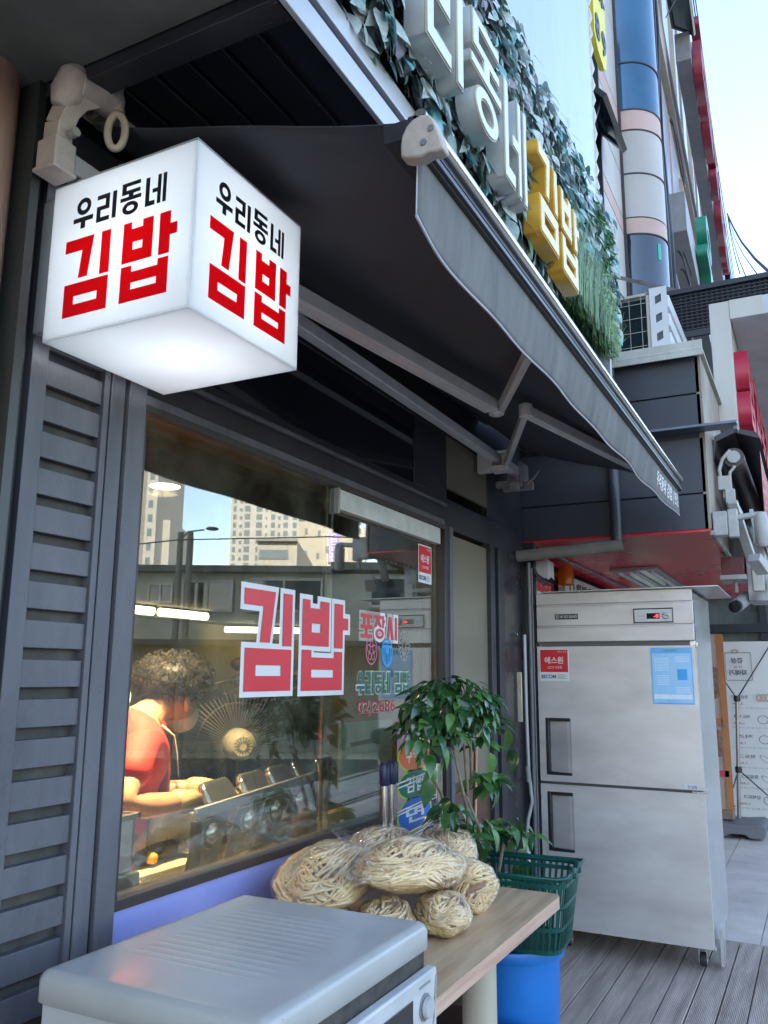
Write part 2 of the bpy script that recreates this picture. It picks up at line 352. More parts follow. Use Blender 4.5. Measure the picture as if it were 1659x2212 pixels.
# neighbouring left building: paler soffit, polished pillar
lb=thing('neighbour_building','left neighbour building edge with grey plaster soffit and polished brown pillar','building',(.9,1.4,0))
m_pl=mat('grey_plaster',(.10,.105,.095),.8,c2=(.15,.15,.135,1),scale=5,bump=.2,bscale=30)
MB().box(-3,1.095,.55,1.9,2.66,2.735).build('soffit',m_pl,lb)
m_pol=mat('polished_copper_steel',(.42,.22,.15),.25,metal=.45,c2=(.50,.36,.28,1),scale=3,stretch=(3,3,.4),rvar=.1)
MB().lathe([(.085,0),(.085,2.659)],(1.005,1.50,0),32).build('pillar',m_pol,lb,smooth=True)
MB().box(-3,.9,1.5,1.62,0,2.659).build('wall',m_pl,lb)
MB().box(1.082,1.104,1.40,1.55,0,2.659).build('corner_strip',mat('corner_strip',(.03,.034,.032),.4),lb)
# ================= SIGN BOARD WITH IVY AND CHANNEL LETTERS =================
sg=thing('shop_sign','long sign board covered in artificial ivy with white and yellow box letters over the awning','sign',(2.4,.8,2.65))
m_alu=mat('white_aluminium',(.56,.58,.62),.35,metal=.15,var=.06,scale=3,bump=.03,bscale=20,stretch=(.3,1,4))
SX0,SX1=.2,3.93
b=MB(); b.box(SX0,SX1,.775,.788,2.615,2.675); b.box(SX0,SX1,.785,.90,2.700,2.775); b.box(SX0,SX1,.775,.79,2.700,2.709)
b.build('bottom_trim',m_alu,sg,bevel=.002)
MB().box(SX0,SX1,.80,.89,2.6755,2.6995).build('trim_groove',m_dark,sg)
b=MB(); b.box(SX0,SX1,.785,.90,3.575,3.615); b.box(SX1-.03,SX1,.785,.90,2.776,3.574); b.build('edge_trim',m_alu,sg,bevel=.002)
m_back=mat('ivy_backing',(.012,.016,.014),.9)
MB().box(SX0,SX1-.031,.86,.92,2.776,3.574).build('backing',m_back,sg)
iv=[mat('ivy_sage',(.32,.43,.41),.55,var=.3,scale=60,transl=.15),mat('ivy_pale',(.50,.56,.54),.55,var=.25,scale=60,transl=.15),mat('ivy_teal',(.13,.38,.42),.5,var=.3,scale=50,transl=.15),
    mat('ivy_plum',(.27,.24,.28),.55,var=.3,scale=50,transl=.1),mat('ivy_green',(.08,.18,.09),.5,var=.3,scale=50,transl=.15),mat('ivy_dark',(.09,.13,.12),.6,var=.3,scale=50),mat('ivy_turq',(.22,.52,.58),.5,var=.3,scale=50,transl=.15)]
rnd.seed(11); mb=MB()
for i in range(7000):
    x=rnd.uniform(.7,3.93); z=rnd.uniform(2.80,3.60)
    if x>2.9 and z<3.0: z=rnd.uniform(3.0,3.6)
    patch=noise.noise(Vector((x*4,z*4,2)))
    L=rnd.uniform(.05,.088)*(1+.25*patch)
    q=rnd.random()
    mb.m= (2 if q<.10+.15*patch else 1 if q<.48 else 3 if q<.54-.2*patch else 4 if q<.61 else 5 if q<.67 else 6 if q<.72 else 0)
    dpt=rnd.uniform(.735,.83)
    ang=rnd.gauss(0,.55); d=Vector((math.sin(ang),rnd.uniform(-.75,-.05),-math.cos(ang)))
    leaf(mb,Vector((x,dpt,z)),d,Vector((rnd.uniform(-.6,.6),-1,rnd.uniform(-.2,.7))),L,L*rnd.uniform(.45,.62),rnd.uniform(-.05,.35),rnd.uniform(.04,.22),5)
ivy=mb.build('ivy',iv,sg,smooth='all')
# variegated fern-like sprigs
mb=MB()
for i in range(60):
    x=rnd.uniform(1.0,2.9); z=rnd.uniform(2.85,3.0); p=Vector((x,.77,z)); a=rnd.uniform(-.9,.9); d=Vector((math.sin(a),-.5,-math.cos(a)*.8))
    for k in range(7):
        for s in(-1,1):
            dd=(d+Vector((math.cos(a),0,math.sin(a)))*s*.9); leaf(mb,p+d*.012*k,dd,Vector((0,-1,.3)),.03-.002*k,.012,.1,.2,2)
mb.build('fern_sprig',mat('fern',(.22,.27,.16),.5,var=.3,scale=60,transl=.2),sg,smooth='all')
# right end climbing plant, bright green small leaves
rnd.seed(5); mb=MB()
for i in range(900):
    x=rnd.gauss(3.62,.08); z=rnd.uniform(2.85,3.50); 
    a=rnd.uniform(-1.3,1.3); d=Vector((math.sin(a),rnd.uniform(-1,-.2),-math.cos(a)*rnd.uniform(.1,1)))
    L=rnd.uniform(.025,.042); mb.m=0 if rnd.random()<.7 else 1
    leaf(mb,Vector((min(x,3.93),rnd.uniform(.72,.80),z)),d,Vector((rnd.uniform(-.5,.5),-1,.5)),L,L*.5,.2,.25,3)
mb.build('climbing_plant',[mat('box_green',(.07,.24,.06),.4,var=.4,scale=40,transl=.2),mat('box_light',(.16,.38,.09),.4,var=.3,scale=40,transl=.2)],sg,smooth='all')
# grass tufts along the bottom right
mb=MB()
for i in range(1500):
    x=rnd.uniform(2.72,3.78); z0=2.82+rnd.uniform(0,.05); h=rnd.uniform(.15,.40)*(.55+.45*math.sin(math.pi*min(1,(x-2.62)/1.1)))
    p=Vector((x,rnd.uniform(.70,.80),z0)); lx=rnd.gauss(0,.05); ly=rnd.uniform(-.05,.015); mb.m=rnd.choice((0,0,1,2)); wd=.0034
    vs=[];n=4
    for k in range(n+1):
        t=k/n; c=p+Vector((lx*t*t,ly*t*t,h*t)); ww=wd*(1-t*.85); vs+=[c-X*ww,c+X*ww]
    mb.add(vs,[(2*k,2*k+1,2*k+3,2*k+2) for k in range(n)])
mb.build('grass_tuft',[mat('blade_a',(.16,.34,.12),.5,transl=.2),mat('blade_b',(.26,.42,.17),.5,transl=.2),mat('blade_c',(.05,.12,.06),.5,transl=.2)],sg)
m_lw=mat('letter_white',(.66,.68,.72),.35,var=.06,scale=12)
m_ls=mat('letter_side_white',(.46,.48,.46),.45,var=.1,scale=8)
m_ly=mat('letter_yellow_face',(.72,.60,.28),.4,var=.1,scale=12)
m_lys=mat('letter_yellow_side',(.62,.33,.03),.4,var=.12,scale=8)
m_rim=mat('letter_rim',(.34,.29,.20),.5)
def chan(g,x,z,w,h,face,side):
    t=.052
    o=glyph(g,(x,.735,z),X,Z,-Y,w,h,t,'letter',side,sg)
    glyph(g,(x,.735-t-.0002,z),X,Z,-Y,w,h,.0025,'rim',m_rim if face is m_lw else side,o,offset=.0)
    f=glyph(g,(x,.735-t-.003,z),X,Z,-Y,w,h,.003,'face',face,o,offset=-.006)
LETTERS=[('u',1.20,2.83,.24,.29,0),('ri',1.51,2.83,.23,.31,0),('dong',1.79,2.82,.24,.32,0),('ne',2.05,2.785,.21,.32,0),('gim',2.385,2.79,.225,.32,1),('bap',2.655,2.775,.25,.32,1)]
for g,x,z,w_,h,c in LETTERS: chan(g,x,z,w_,h,m_ly if c else m_lw,m_lys if c else m_ls)
MB().tube([(1.765,.72,3.05),(1.765,.72,3.25)],.013,12).build('conduit',m_ls,sg,smooth=True)
# banner panel above the sign
bn=thing('blank_billboard','plain pale blue sheet panel with a scalloped laced right edge above the ivy sign','billboard',(2.5,.8,3.62))
m_bn=mat('pale_sheet',(.34,.42,.48),.22,c2=(.42,.49,.53,1),scale=1.2,stretch=(1,1,.4),spec=.6,coat=.3,rvar=.06)
MB().box(.2,3.84,.80,.83,3.63,7.5).build('panel',m_bn,bn)
b=MB(); z=3.66
rnd.seed(4)
while z<7.4:
    dz=.10+rnd.uniform(-.015,.015); b.tube([(3.842,.805,z),(3.862+rnd.uniform(-.004,.004),.80,z+dz*.5),(3.846,.805,z+dz)],[.008,.013,.008],8); z+=dz*.97
b.tube([(3.85,.81,3.6),(3.85,.81,7.5)],.008,8)
b.build('laced_edge',mat('lace_cream',(.55,.53,.46),.6),bn,smooth=True)
# ================= AWNING =================
aw=thing('awning','long dark grey retractable fabric awning with folding arms over the shop window','awning',(1.2,1.36,2.45))
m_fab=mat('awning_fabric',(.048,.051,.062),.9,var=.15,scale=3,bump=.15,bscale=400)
m_val=mat('valance_fabric_skylit',(.12,.12,.118),.9,c2=(.19,.185,.175,1),scale=5,stretch=(3,1,.6),bump=.15,bscale=400)  # same cloth as the canopy, its sky light put into a paler colour
m_gry=mat('grey_aluminium',(.60,.59,.58),.42,metal=.1,var=.1,scale=10)
m_cream=mat('cast_cream',(.42,.36,.31),.5,var=.15,scale=25,bump=.15,bscale=60)
m_hem=mat('hem_pale',(.45,.46,.52),.7)
m_silver=mat('silver_rail',(.62,.60,.57),.22,metal=.9,rvar=.04)
AX0,AX1=1.215,4.33
def fab(u,v):
    x=AX0+(AX1-AX0)*u; y=1.385+(.575-1.385)*v; z=2.63+(2.375-2.63)*v
    z-=.018*math.sin(math.pi*v)*(.6+.4*math.sin(u*19)) +.004*math.sin(v*9+u*5)
    return (x,y,z)
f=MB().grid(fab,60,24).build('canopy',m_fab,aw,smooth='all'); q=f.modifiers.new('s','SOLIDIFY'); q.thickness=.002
def val(u,v):
    x=AX0+.01+(AX1-AX0-.01)*u
    y=.568+.024*math.sin(math.pi*u)**.7*v*v+.004*math.sin(u*38)*v+.003*math.sin(u*17+1)*v
    z=2.318-(.128+.022*math.exp(-((u-.13)/.12)**2)-.012*math.exp(-(u/.03)**2)+.003*math.sin(u*29))*v
    return (x,y,z)
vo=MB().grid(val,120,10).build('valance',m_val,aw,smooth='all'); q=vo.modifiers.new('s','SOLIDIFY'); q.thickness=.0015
MB().tube([val(i/120,1.0) for i in range(121)],.0028,6).build('hem',m_hem,vo,smooth='all')
MB().tube([val(0,v/8) for v in range(9)],.0015,6).build('side_hem',m_hem,vo,smooth='all')
# writing near the right end of the valance, following the cloth
def valance_text(s,u0,u1,h0,h1,name):
    cu=bpy.data.curves.new('t','FONT'); cu.body=s; cu.extrude=.5; cu.resolution_u=3; cu.offset=.01
    def pl(c,bb):
        a=(c.x-bb[0])/(bb[1]-bb[0]); b=(c.y-bb[2])/(bb[3]-bb[2])
        p=Vector(val(u0+(u1-u0)*a,h0+(h1-h0)*(1-b))); return p+Vector((0,-.0025-.0006*c.z,0))
    return curve_mesh(cu,pl,name,mat('print_white',(.75,.7,.7),.4),vo)
valance_text('우리동네 김밥 | 본점',.80,.985,.22,.82,'lettering')
# front rail
b=MB(); b.box(1.20,4.335,.575,.625,2.335,2.372); b.box(1.20,4.335,.556,.576,2.315,2.375); b.box(1.20,4.335,.548,.556,2.318,2.330); b.box(1.20,4.335,.551,.5545,2.338,2.343)
rail=b.build('front_rail',mat('rail_dark',(.05,.05,.055),.35,metal=.5),aw,bevel=.0015)
MB().tube([(1.20,.552,2.372),(4.335,.552,2.372)],.0125,14).build('rail_lip',m_silver,rail,smooth=True)
prof=[(0.583,2.290),(0.583,2.312),(0.580,2.331),(0.572,2.346),(0.560,2.356),(0.544,2.360),(0.529,2.357),(0.519,2.344),(0.512,2.325),(0.505,2.304),(0.501,2.283),(0.515,2.281),(0.529,2.284),(0.543,2.279),(0.560,2.282),(0.572,2.284)]
ec=MB().prism(prof,(1.185,0,0),Y,Z,X,.03).build('end_cap',m_cream,aw,bevel=.004)
s=MB(); s.tube([(1.183,.538,2.304),(1.1865,.538,2.304)],.0062,14); s.tube([(1.183,.524,2.327),(1.1865,.524,2.327)],.0062,14); s.build('screw',mat('screw_steel',(.22,.22,.22),.35,metal=.3),ec,smooth=True)
# roller tube and torsion bar
MB().tube([(1.20,1.37,2.665),(4.30,1.37,2.665)],.035,18).build('roller',m_gry,aw,smooth=True)
tb=MB().beam((1.12,1.375,2.485),(4.27,1.36,2.465),.045,.045).build('torsion_bar',m_gry,aw,bevel=.004)
# arms
def seg(p,q,w,h,name):
    b=MB(); b.beam(p,q,w,h); P,Q=Vector(p),Vector(q); d=(Q-P).normalized(); r=d.cross(Z).normalized()
    for s in (-.25,.25): b.beam(P+r*w*s-Z*(h/2+.001)+d*.02,Q+r*w*s-Z*(h/2+.001)-d*.02,.006,.003)
    return b.build(name,m_gry,aw,bevel=.004)
def joint(p,r,h,name='joint'):
    b=MB(); b.lathe([(r,-h/2),(r,h/2)],p,20); b.lathe([(r*.55,-h/2-.006),(r*.55,h/2+.006)],p,14)
    return b.build(name,m_gry,aw,bevel=.002)
seg((1.36,1.29,2.44),(2.93,1.045,2.415),.060,.042,'upper_arm')
joint((2.955,1.035,2.413),.030,.05); seg((2.96,1.02,2.412),(2.20,.63,2.375),.026,.036,'forearm')
seg((3.87,1.31,2.435),(3.06,.955,2.415),.026,.036,'upper_arm')
joint((3.04,.945,2.415),.027,.05); seg((3.06,.94,2.413),(4.20,.655,2.375),.038,.040,'forearm')
b=MB(); b.box(3.84,3.93,1.29,1.39,2.40,2.425); b.box(3.84,3.93,1.29,1.39,2.485,2.50); b.lathe([(.022,2.41),(.022,2.495)],(3.88,1.315,0),16); b.box(3.86,3.90,1.38,1.46,2.40,2.50)
b.build('shoulder_bracket',m_gry,aw,bevel=.003)
b=MB(); b.box(4.16,4.30,1.33,1.345,2.42,2.52); b.box(4.16,4.30,1.39,1.405,2.42,2.52); b.box(4.16,4.19,1.33,1.47,2.385,2.42); b.box(4.27,4.30,1.30,1.47,2.385,2.43); b.box(4.12,4.18,1.34,1.38,2.36,2.40); b.tube([(4.20,1.31,2.40),(4.20,1.27,2.43),(4.22,1.25,2.47)],.008,8)
b.build('wall_bracket',mat('bracket_pale',(.28,.27,.27),.45),aw,bevel=.003)
# left end gearbox with crank eye, cream casting
b=MB(); b.box(1.078,1.132,1.328,1.386,2.437,2.505); b.box(1.074,1.136,1.324,1.390,2.430,2.440)
ap_=[(1.105,1.357,2.50),(1.100,1.350,2.54),(1.102,1.335,2.575),(1.115,1.318,2.605),(1.14,1.305,2.625)]
for p,q in zip(ap_[:-1],ap_[1:]): b.beam(p,Vector(q)+(Vector(q)-Vector(p))*.12,.046,.040,(1,0,0))
b.tube([(1.085,1.335,2.572),(1.090,1.325,2.60),(1.098,1.31,2.645),(1.10,1.305,2.665)],[.020,.034,.034,.018],14)
b.tube([(1.10,1.308,2.625),(1.15,1.30,2.635),(1.20,1.305,2.645)],[.030,.033,.035],18)
b.box(1.135,1.195,1.268,1.332,2.63,2.672); b.box(1.150,1.180,1.275,1.325,2.672,2.684)
gb=b.build('gearbox',m_cream,aw,bevel=.003,seg=2)
q=MB(); q.ell((1.078,1.322,2.625),(.006,.020,.032),16,10); q.build('hollow',mat('hollow_brown',(.05,.035,.028),.9,var=.5,scale=40),gb,smooth='all')
MB().tube([(1.11,1.322,2.52),(1.108,1.305,2.52)],.010,12).build('bolt',mat('bolt_grey',(.3,.3,.27),.5),gb,smooth=True)
MB().tube([(1.168,1.275,2.665),(1.166,1.266,2.665)],.008,12).build('bolt',mat('bolt_grey',(.3,.3,.27),.5),gb,smooth=True)
e=MB(); e.tube([(1.192,1.288,2.66),(1.196,1.284,2.615)],.014,12)
lp=[]
for i in range(25):
    t=2*math.pi*i/24; lp.append((1.195+.010*math.sin(t),1.283-.016*math.sin(t),2.568+.042*math.cos(t)))
e.tube(lp,.0085,10,caps=False); e.build('crank_eye',mat('eye_cream',(.50,.43,.34),.45,var=.1),gb,smooth=True)
MB().tube([(1.205,1.345,2.655),(1.235,1.352,2.655)],.042,24).build('roller_cap',mat('cap_olive',(.20,.19,.14),.35),gb,smooth=True)

# hanging cranks rod beside the fridge
cr=thing('awning_crank','pale grey bent crank rod hanging against the black end panel beside the fridge','crank handle',(4.45,1.42,.5))
MB().tube([(4.455,1.425,1.62),(4.455,1.425,1.2),(4.455,1.42,.90),(4.46,1.415,.84),(4.47,1.41,.75),(4.455,1.43,.66),(4.45,1.435,.60),(4.45,1.435,.55)],.010,10).build('rod',mat('rod_grey',(.33,.33,.35),.35,metal=.2),cr,smooth=True)
MB().tube([(4.45,1.435,.56),(4.45,1.435,.45)],.016,14).build('grip',mat('grip_pale',(.45,.45,.44),.5),cr,smooth=True)
MB().tube([(4.455,1.425,.93),(4.455,1.42,.85)],.014,12).build('sleeve',mat('grip_grey',(.22,.22,.22),.5),cr,smooth=True)

# ================= LIT CUBE SIGN =================
cs=thing('cube_light_sign','glowing white cube sign with black and red Korean lettering on the pilaster','light box sign',(1.33,1.2,2.079))
m_acr=mat('acrylic_white',(.80,.82,.84),.35,var=.02,transl=.55,rvar=.05)
CX0,CX1,CY0,CY1,CZ0,CZ1=1.146,1.519,1.007,1.400,2.079,2.433
t=.004
b=MB(); b.box(CX0,CX0+t,CY0+t,CY1,CZ0+t,CZ1); b.box(CX0,CX1,CY0,CY0+t,CZ0+t,CZ1); b.box(CX0,CX1,CY0,CY1,CZ0,CZ0+t); b.box(CX1-t,CX1,CY0+t,CY1,CZ0+t,CZ1)
bd=b.build('acrylic_box',m_acr,cs,bevel=.0015)
MB().box(CX0-.0,CX1,CY0,CY1,CZ1,CZ1+.004).build('lid',mat('lid_grey',(.35,.35,.36),.5),cs)
MB().box(CX0+.006,CX1-.006,CY1-.003,CY1+.038,CZ0+.03,CZ1-.02).build('back_plate',mat('lid_grey',(.35,.35,.36),.5),cs)
m_red=mat('vinyl_red',(.90,.012,.03),.4,var=.02,transl=.75); m_blk=mat('vinyl_black',(.012,.015,.022),.4,var=.1)
def cubeface(O,U,N,W,H):
    O=Vector(O);U=Vector(U)
    def at(u,v): return O+U*(u*W)+Z*(v*H)
    glyph('gim',at(.127,.118),U,Z,N,.325*W,.490*H,.0006,'red_lettering',m_red,cs)
    glyph('bap',at(.541,.120),U,Z,N,.359*W,.488*H,.0006,'red_lettering',m_red,cs)
    for g,u,v,w_,h in (('u',.168,.672,.142,.197),('ri',.336,.677,.138,.172),('dong',.503,.664,.142,.205),('ne',.675,.678,.138,.180)):
        glyph(g,at(u,v),U,Z,N,w_*W,h*H,.0006,'black_lettering',m_blk,cs)
cubeface((CX0-.0008,CY1,CZ0),-Y,-X,CY1-CY0,CZ1-CZ0)
cubeface((CX0,CY0-.0008,CZ0),X,-Y,CX1-CX0,CZ1-CZ0)
pl=bpy.data.lights.new('tube','POINT'); pl.energy=1.05; pl.shadow_soft_size=.11; pl.color=(.93,.97,1)
po=bpy.data.objects.new('bulb',pl); col.objects.link(po); po.parent=cs; po.location=Vector((1.335,1.2,2.262))-Vector(cs.location)
# ================= FRIDGE =================
fr=thing('refrigerator','tall two door stainless commercial refrigerator on casters standing on the deck','refrigerator',(4.6,.98,0))
m_ss=mat('stainless_front',(.54,.50,.48),.40,metal=.35,c2=(.66,.62,.59,1),scale=2.5,stretch=(1,.7,2),rvar=.10,detail=10)
m_sd=mat('stainless_side',(.62,.62,.61),.25,metal=.7,var=.08,scale=4,rvar=.06)
FY0,FY1=.565,1.40
MB().box(4.645,5.36,FY0+.005,FY1-.005,.105,1.842).build('body',m_sd,fr,bevel=.003)
b=MB(); 
for z0,z1,xx in ((1.79,1.855,4.60),(1.672,1.782,4.603),(1.585,1.664,4.60)): b.box(xx,4.6445,FY0,FY1,z0,z1)
b.box(4.61,4.6445,FY0,FY1,1.585,1.853)
hp=b.build('header_panel',m_ss,fr,bevel=.004)
MB().box(4.615,4.6445,FY0+.03,FY1-.02,1.563,1.584).build('gasket',mat('gasket',(.11,.10,.10),.6),fr)
def fdoor(z0,z1,hz0,hz1):
    # door slab with a recessed grip on the left
    hy0,hy1=1.225,1.362
    b=MB(); b.box(4.600,4.640,FY0,hy0,z0,z1); b.box(4.600,4.640,hy1,FY1,z0,z1); b.box(4.600,4.640,hy0,hy1,z0,hz0); b.box(4.600,4.640,hy0,hy1,hz1,z1)
    d=b.build('door',m_ss,fr)
    g=MB().grid(lambda u,v:(4.604+.03*max(0,(u-.1))/.9*1.0,hy0+(hy1-hy0)*u,hz0+(hz1-hz0)*v),6,2).build('grip_recess',m_ss,d)
    k=MB(); k.box(4.597,4.638,hy1-.016,hy1+.002,hz0-.002,hz1+.002); k.box(4.597,4.638,hy0+.002,hy1-.016,hz1-.016,hz1+.002); k.box(4.597,4.638,hy0+.002,hy1-.016,hz0-.002,hz0+.012)
    k.build('grip_trim',mat('grip_black',(.012,.012,.014),.4),d,bevel=.003)
    return d
fdoor(.845,1.560,.88,1.175)
fdoor(.112,.830,.492,.79)
MB().box(4.612,4.642,FY0+.02,FY1-.004,.8305,.8445).build('gasket',mat('gasket2',(.07,.06,.055),.6),fr)
b=MB(); b.box(4.607,4.644,FY0-.012,FY0-.001,1.552,1.575); b.box(4.607,4.644,FY0-.012,FY0+.06,.829,.840); b.box(4.602,4.644,FY0-.008,FY0-.001,.10,.118); b.build('hinge',mat('hinge_steel',(.5,.5,.5),.3,metal=.9),fr,bevel=.002)
MB().box(4.57,5.30,.435,1.36,1.8565,1.862).build('top_sheet',mat('top_sheet',(.42,.42,.42),.35,metal=.5),fr)
bd=MB().box(4.5995,4.6025,1.165,1.292,1.708,1.737).build('badge',m_blk,fr)
m_sil=mat('print_silver',(.62,.62,.62),.3,metal=.3)
text('WOO SUNG',(4.5992,1.268,1.7145),-Y,Z,-X,.098,.016,.0006,'lettering',m_sil,bd,bold=.02)
flat([[(0,0),(1,0),(1,1),(0,1)],[(.12,.12),(.88,.12),(.88,.88),(.12,.88)],[(.3,.2),(.45,.2),(.45,.8),(.3,.8)],[(.55,.2),(.7,.2),(.7,.8),(.55,.8)]],(4.5992,1.286,1.714),-Y*.014,Z*.017,-X,.0005,'emblem',m_sil,bd)
cp=MB().box(4.596,4.6025,.668,.862,1.683,1.752).build('control_panel',mat('panel_grey',(.5,.5,.5),.35,metal=.2),fr,bevel=.002)
b=MB(); b.box(4.5945,4.5958,.664,.866,1.750,1.756); b.box(4.5945,4.5958,.664,.866,1.679,1.685); b.box(4.5945,4.5958,.862,.866,1.6855,1.7495); b.box(4.5945,4.5958,.664,.668,1.6855,1.7495); b.build('panel_frame',m_blk,cp)
MB().box(4.5945,4.5958,.732,.798,1.700,1.730).build('display',mat('display_black',(.006,.004,.006),.1),cp)
text('-8',(4.5942,.762,1.706),-Y,Z,-X,.024,.017,.0004,'digits',mat('led_red',(.6,.01,.02),.4,emit=(1,.03,.05),es=1.6),cp)
MB().lathe([(.019,0),(.019,-.010),(.015,-.014)],(4.596,.698,1.716),24,'x').build('dial',mat('dial_grey',(.45,.45,.45),.3,metal=.4),cp,smooth=True)
MB().obox((4.581,.698,1.716),(.001,0,0),(0,.013,.004),(0,-.0012,.003)).build('pointer',mat('dial_dark',(.2,.2,.2),.4),cp)
text('WOOSUNG',(4.5957,.846,1.712),-Y,Z,-X,.034,.006,.0003,'lettering',mat('print_grey',(.25,.25,.25),.5),cp)
# casters
for (x,y) in ((4.70,.63),(4.70,1.30),(5.28,.63),(5.28,1.30)):
    k=MB(); k.lathe([(.032,0),(.032,.026)],(x,y-.013,.038),20,'y'); c=k.build('caster',mat('rubber_black',(.02,.02,.022),.6),fr,bevel=.004)
    k=MB(); k.box(x-.014,x+.014,y-.021,y-.016,.02,.10); k.box(x-.014,x+.014,y+.016,y+.021,.02,.10); k.box(x-.03,x+.03,y-.03,y+.03,.092,.1045); k.tube([(x,y-.024,.038),(x,y+.024,.038)],.007,8); k.build('fork',mat('zinc',(.45,.44,.42),.4,metal=.7),c,bevel=.001)
MB().box(4.68,4.80,.532,.546,.02,.19).build('kick_plate',m_sd,fr)
# stickers
m_wh=mat('sticker_white',(.72,.72,.72),.4,var=.04); m_rd=mat('sticker_red',(.62,.02,.03),.35,var=.08)
m_sec=mat('print_navy',(.02,.12,.22),.4)
def secom(x,y1,y0,z0,z1,par,N=-X,U=-Y,fl=False):
    """security company sticker: red field over a white strip"""
    W=abs(y1-y0);H=z1-z0
    O=Vector((x,y1,z0)) if not fl else Vector((y1,x,z0))
    st=flat([[(0,0),(1,0),(1,1),(0,1)]],O,Vector(U)*W,Z*H,N,.0006,'security_sticker',m_wh,par)
    a=Vector(N)*.0008
    flat([[(.03,.27),(.96,.27),(.96,.97),(.03,.97)]],O+a,Vector(U)*W,Z*H,N,.0004,'red_field',m_rd,st)
    a=Vector(N)*.0014
    at=lambda u,v:O+Vector(U)*(W*u)+Z*(H*v)+a
    text('에스원',at(.18,.53),U,Z,N,W*.62,H*.22,.0003,'lettering',m_wh,st,bold=.02)
    text('CCTV 작동중',at(.28,.37),U,Z,N,W*.48,H*.09,.0003,'lettering',m_wh,st)
    text('언제나 안심',at(.62,.88),U,Z,N,W*.29,H*.05,.0003,'lettering',m_wh,st)
    text('SECOM',at(.05,.07),U,Z,N,W*.50,H*.12,.0003,'lettering',m_sec,st,bold=.03)
    for i in range(4): flat([[(.60,.06+i*.04),(.93-.1*(i%2),.06+i*.04),(.93-.1*(i%2),.075+i*.04),(.60,.075+i*.04)]],O+a,Vector(U)*W,Z*H,N,.0003,'fine_print',mat('print_grey',(.25,.25,.25),.5),st)
    return st
secom(4.5995,1.388,1.222,1.375,1.548,fr)
# blue instruction poster
po_=MB().box(4.5988,4.5998,.583,.790,1.262,1.550).build('instruction_poster',mat('poster_blue',(.10,.36,.68),.25,c2=(.20,.50,.80,1),scale=4),fr)
MB().box(4.5982,4.5987,.590,.783,1.270,1.520).build('poster_field',mat('poster_pale',(.42,.66,.86),.25,c2=(.25,.55,.85,1),scale=6,stretch=(1,6,1)),po_)
m_wt=mat('poster_print',(.62,.72,.80),.3); m_bl2=mat('poster_deep_blue',(.03,.32,.70),.3)
text('사용설명서',(4.5985,.725,1.530),-Y,Z,-X,.07,.011,.0003,'lettering',mat('poster_green',(.02,.25,.12),.4),po_,bold=.02)
b=MB()
for i in range(9): b.box(4.5977,4.5981,.70-.0,.772,1.495-i*.008,1.498-i*.008)
for i in range(6): b.box(4.5977,4.5981,.70,.765,1.405-i*.009,1.408-i*.009)
for i in range(4): b.box(4.5977,4.5981,.60,.67,1.500-i*.008,1.503-i*.008); b.box(4.5977,4.5981,.60,.67,1.345-i*.008,1.348-i*.008)
b.box(4.5977,4.5981,.592,.781,1.288,1.312); b.build('text_lines',m_wt,po_)
MB().box(4.5976,4.5981,.612,.660,1.385,1.440).build('machine_picture',m_bl2,po_)
text('1588-1336',(4.5976,.722,1.276),-Y,Z,-X,.05,.008,.0003,'lettering',m_bl2,po_)
lb2=MB().box(4.5985,4.5995,.585,.655,.848,.874).build('name_label',mat('label_white',(.6,.6,.62),.4),fr)
text('운냉동',(4.5981,.643,.852),-Y,Z,-X,.046,.016,.0003,'lettering',m_blk,lb2)
# rust drips
# ================= TABLE =================
tb=thing('table','wood grain laminate table with bags of noodles on it in front of the window','table',(2.3,1.1,0))
m_wood=mat('oak_laminate',(.46,.30,.17),.38,c2=(.64,.46,.29,1),scale=5,stretch=(.5,6,1),rvar=.06,detail=9)
m_woode=mat('oak_edge',(.50,.30,.21),.4,c2=(.64,.42,.31,1),scale=8,stretch=(.3,1,12))
def roundrect(x0,x1,y0,y1,r,n=6):
    o=[]
    for cx,cy,a in ((x1-r,y1-r,0),(x0+r,y1-r,90),(x0+r,y0+r,180),(x1-r,y0+r,270)):
        for i in range(n+1): t=R(a+90*i/n); o.append((cx+r*math.cos(t),cy+r*math.sin(t)))
    return o
MB().prism(roundrect(1.60,2.79,.79,1.40,.035),(0,0,.7165),X,Y,Z,.0035).build('top',m_wood,tb)
MB().prism(roundrect(1.60,2.79,.79,1.40,.035),(0,0,.684),X,Y,Z,.032).build('edge',m_woode,tb)
m_leg=mat('table_leg',(.44,.38,.28),.5,c2=(.52,.46,.36,1),scale=5,stretch=(1,1,.3),bump=.1)
MB().tube([(2.60,1.00,0),(2.60,1.00,.683)],.052,28).build('leg',m_leg,tb,smooth=True)
MB().tube([(1.75,1.30,0),(1.75,1.30,.683)],.045,24).build('leg',m_leg,tb,smooth=True)
MB().tube([(2.42,1.25,0),(2.42,1.25,.683)],.052,24).build('leg',m_leg,tb,smooth=True)
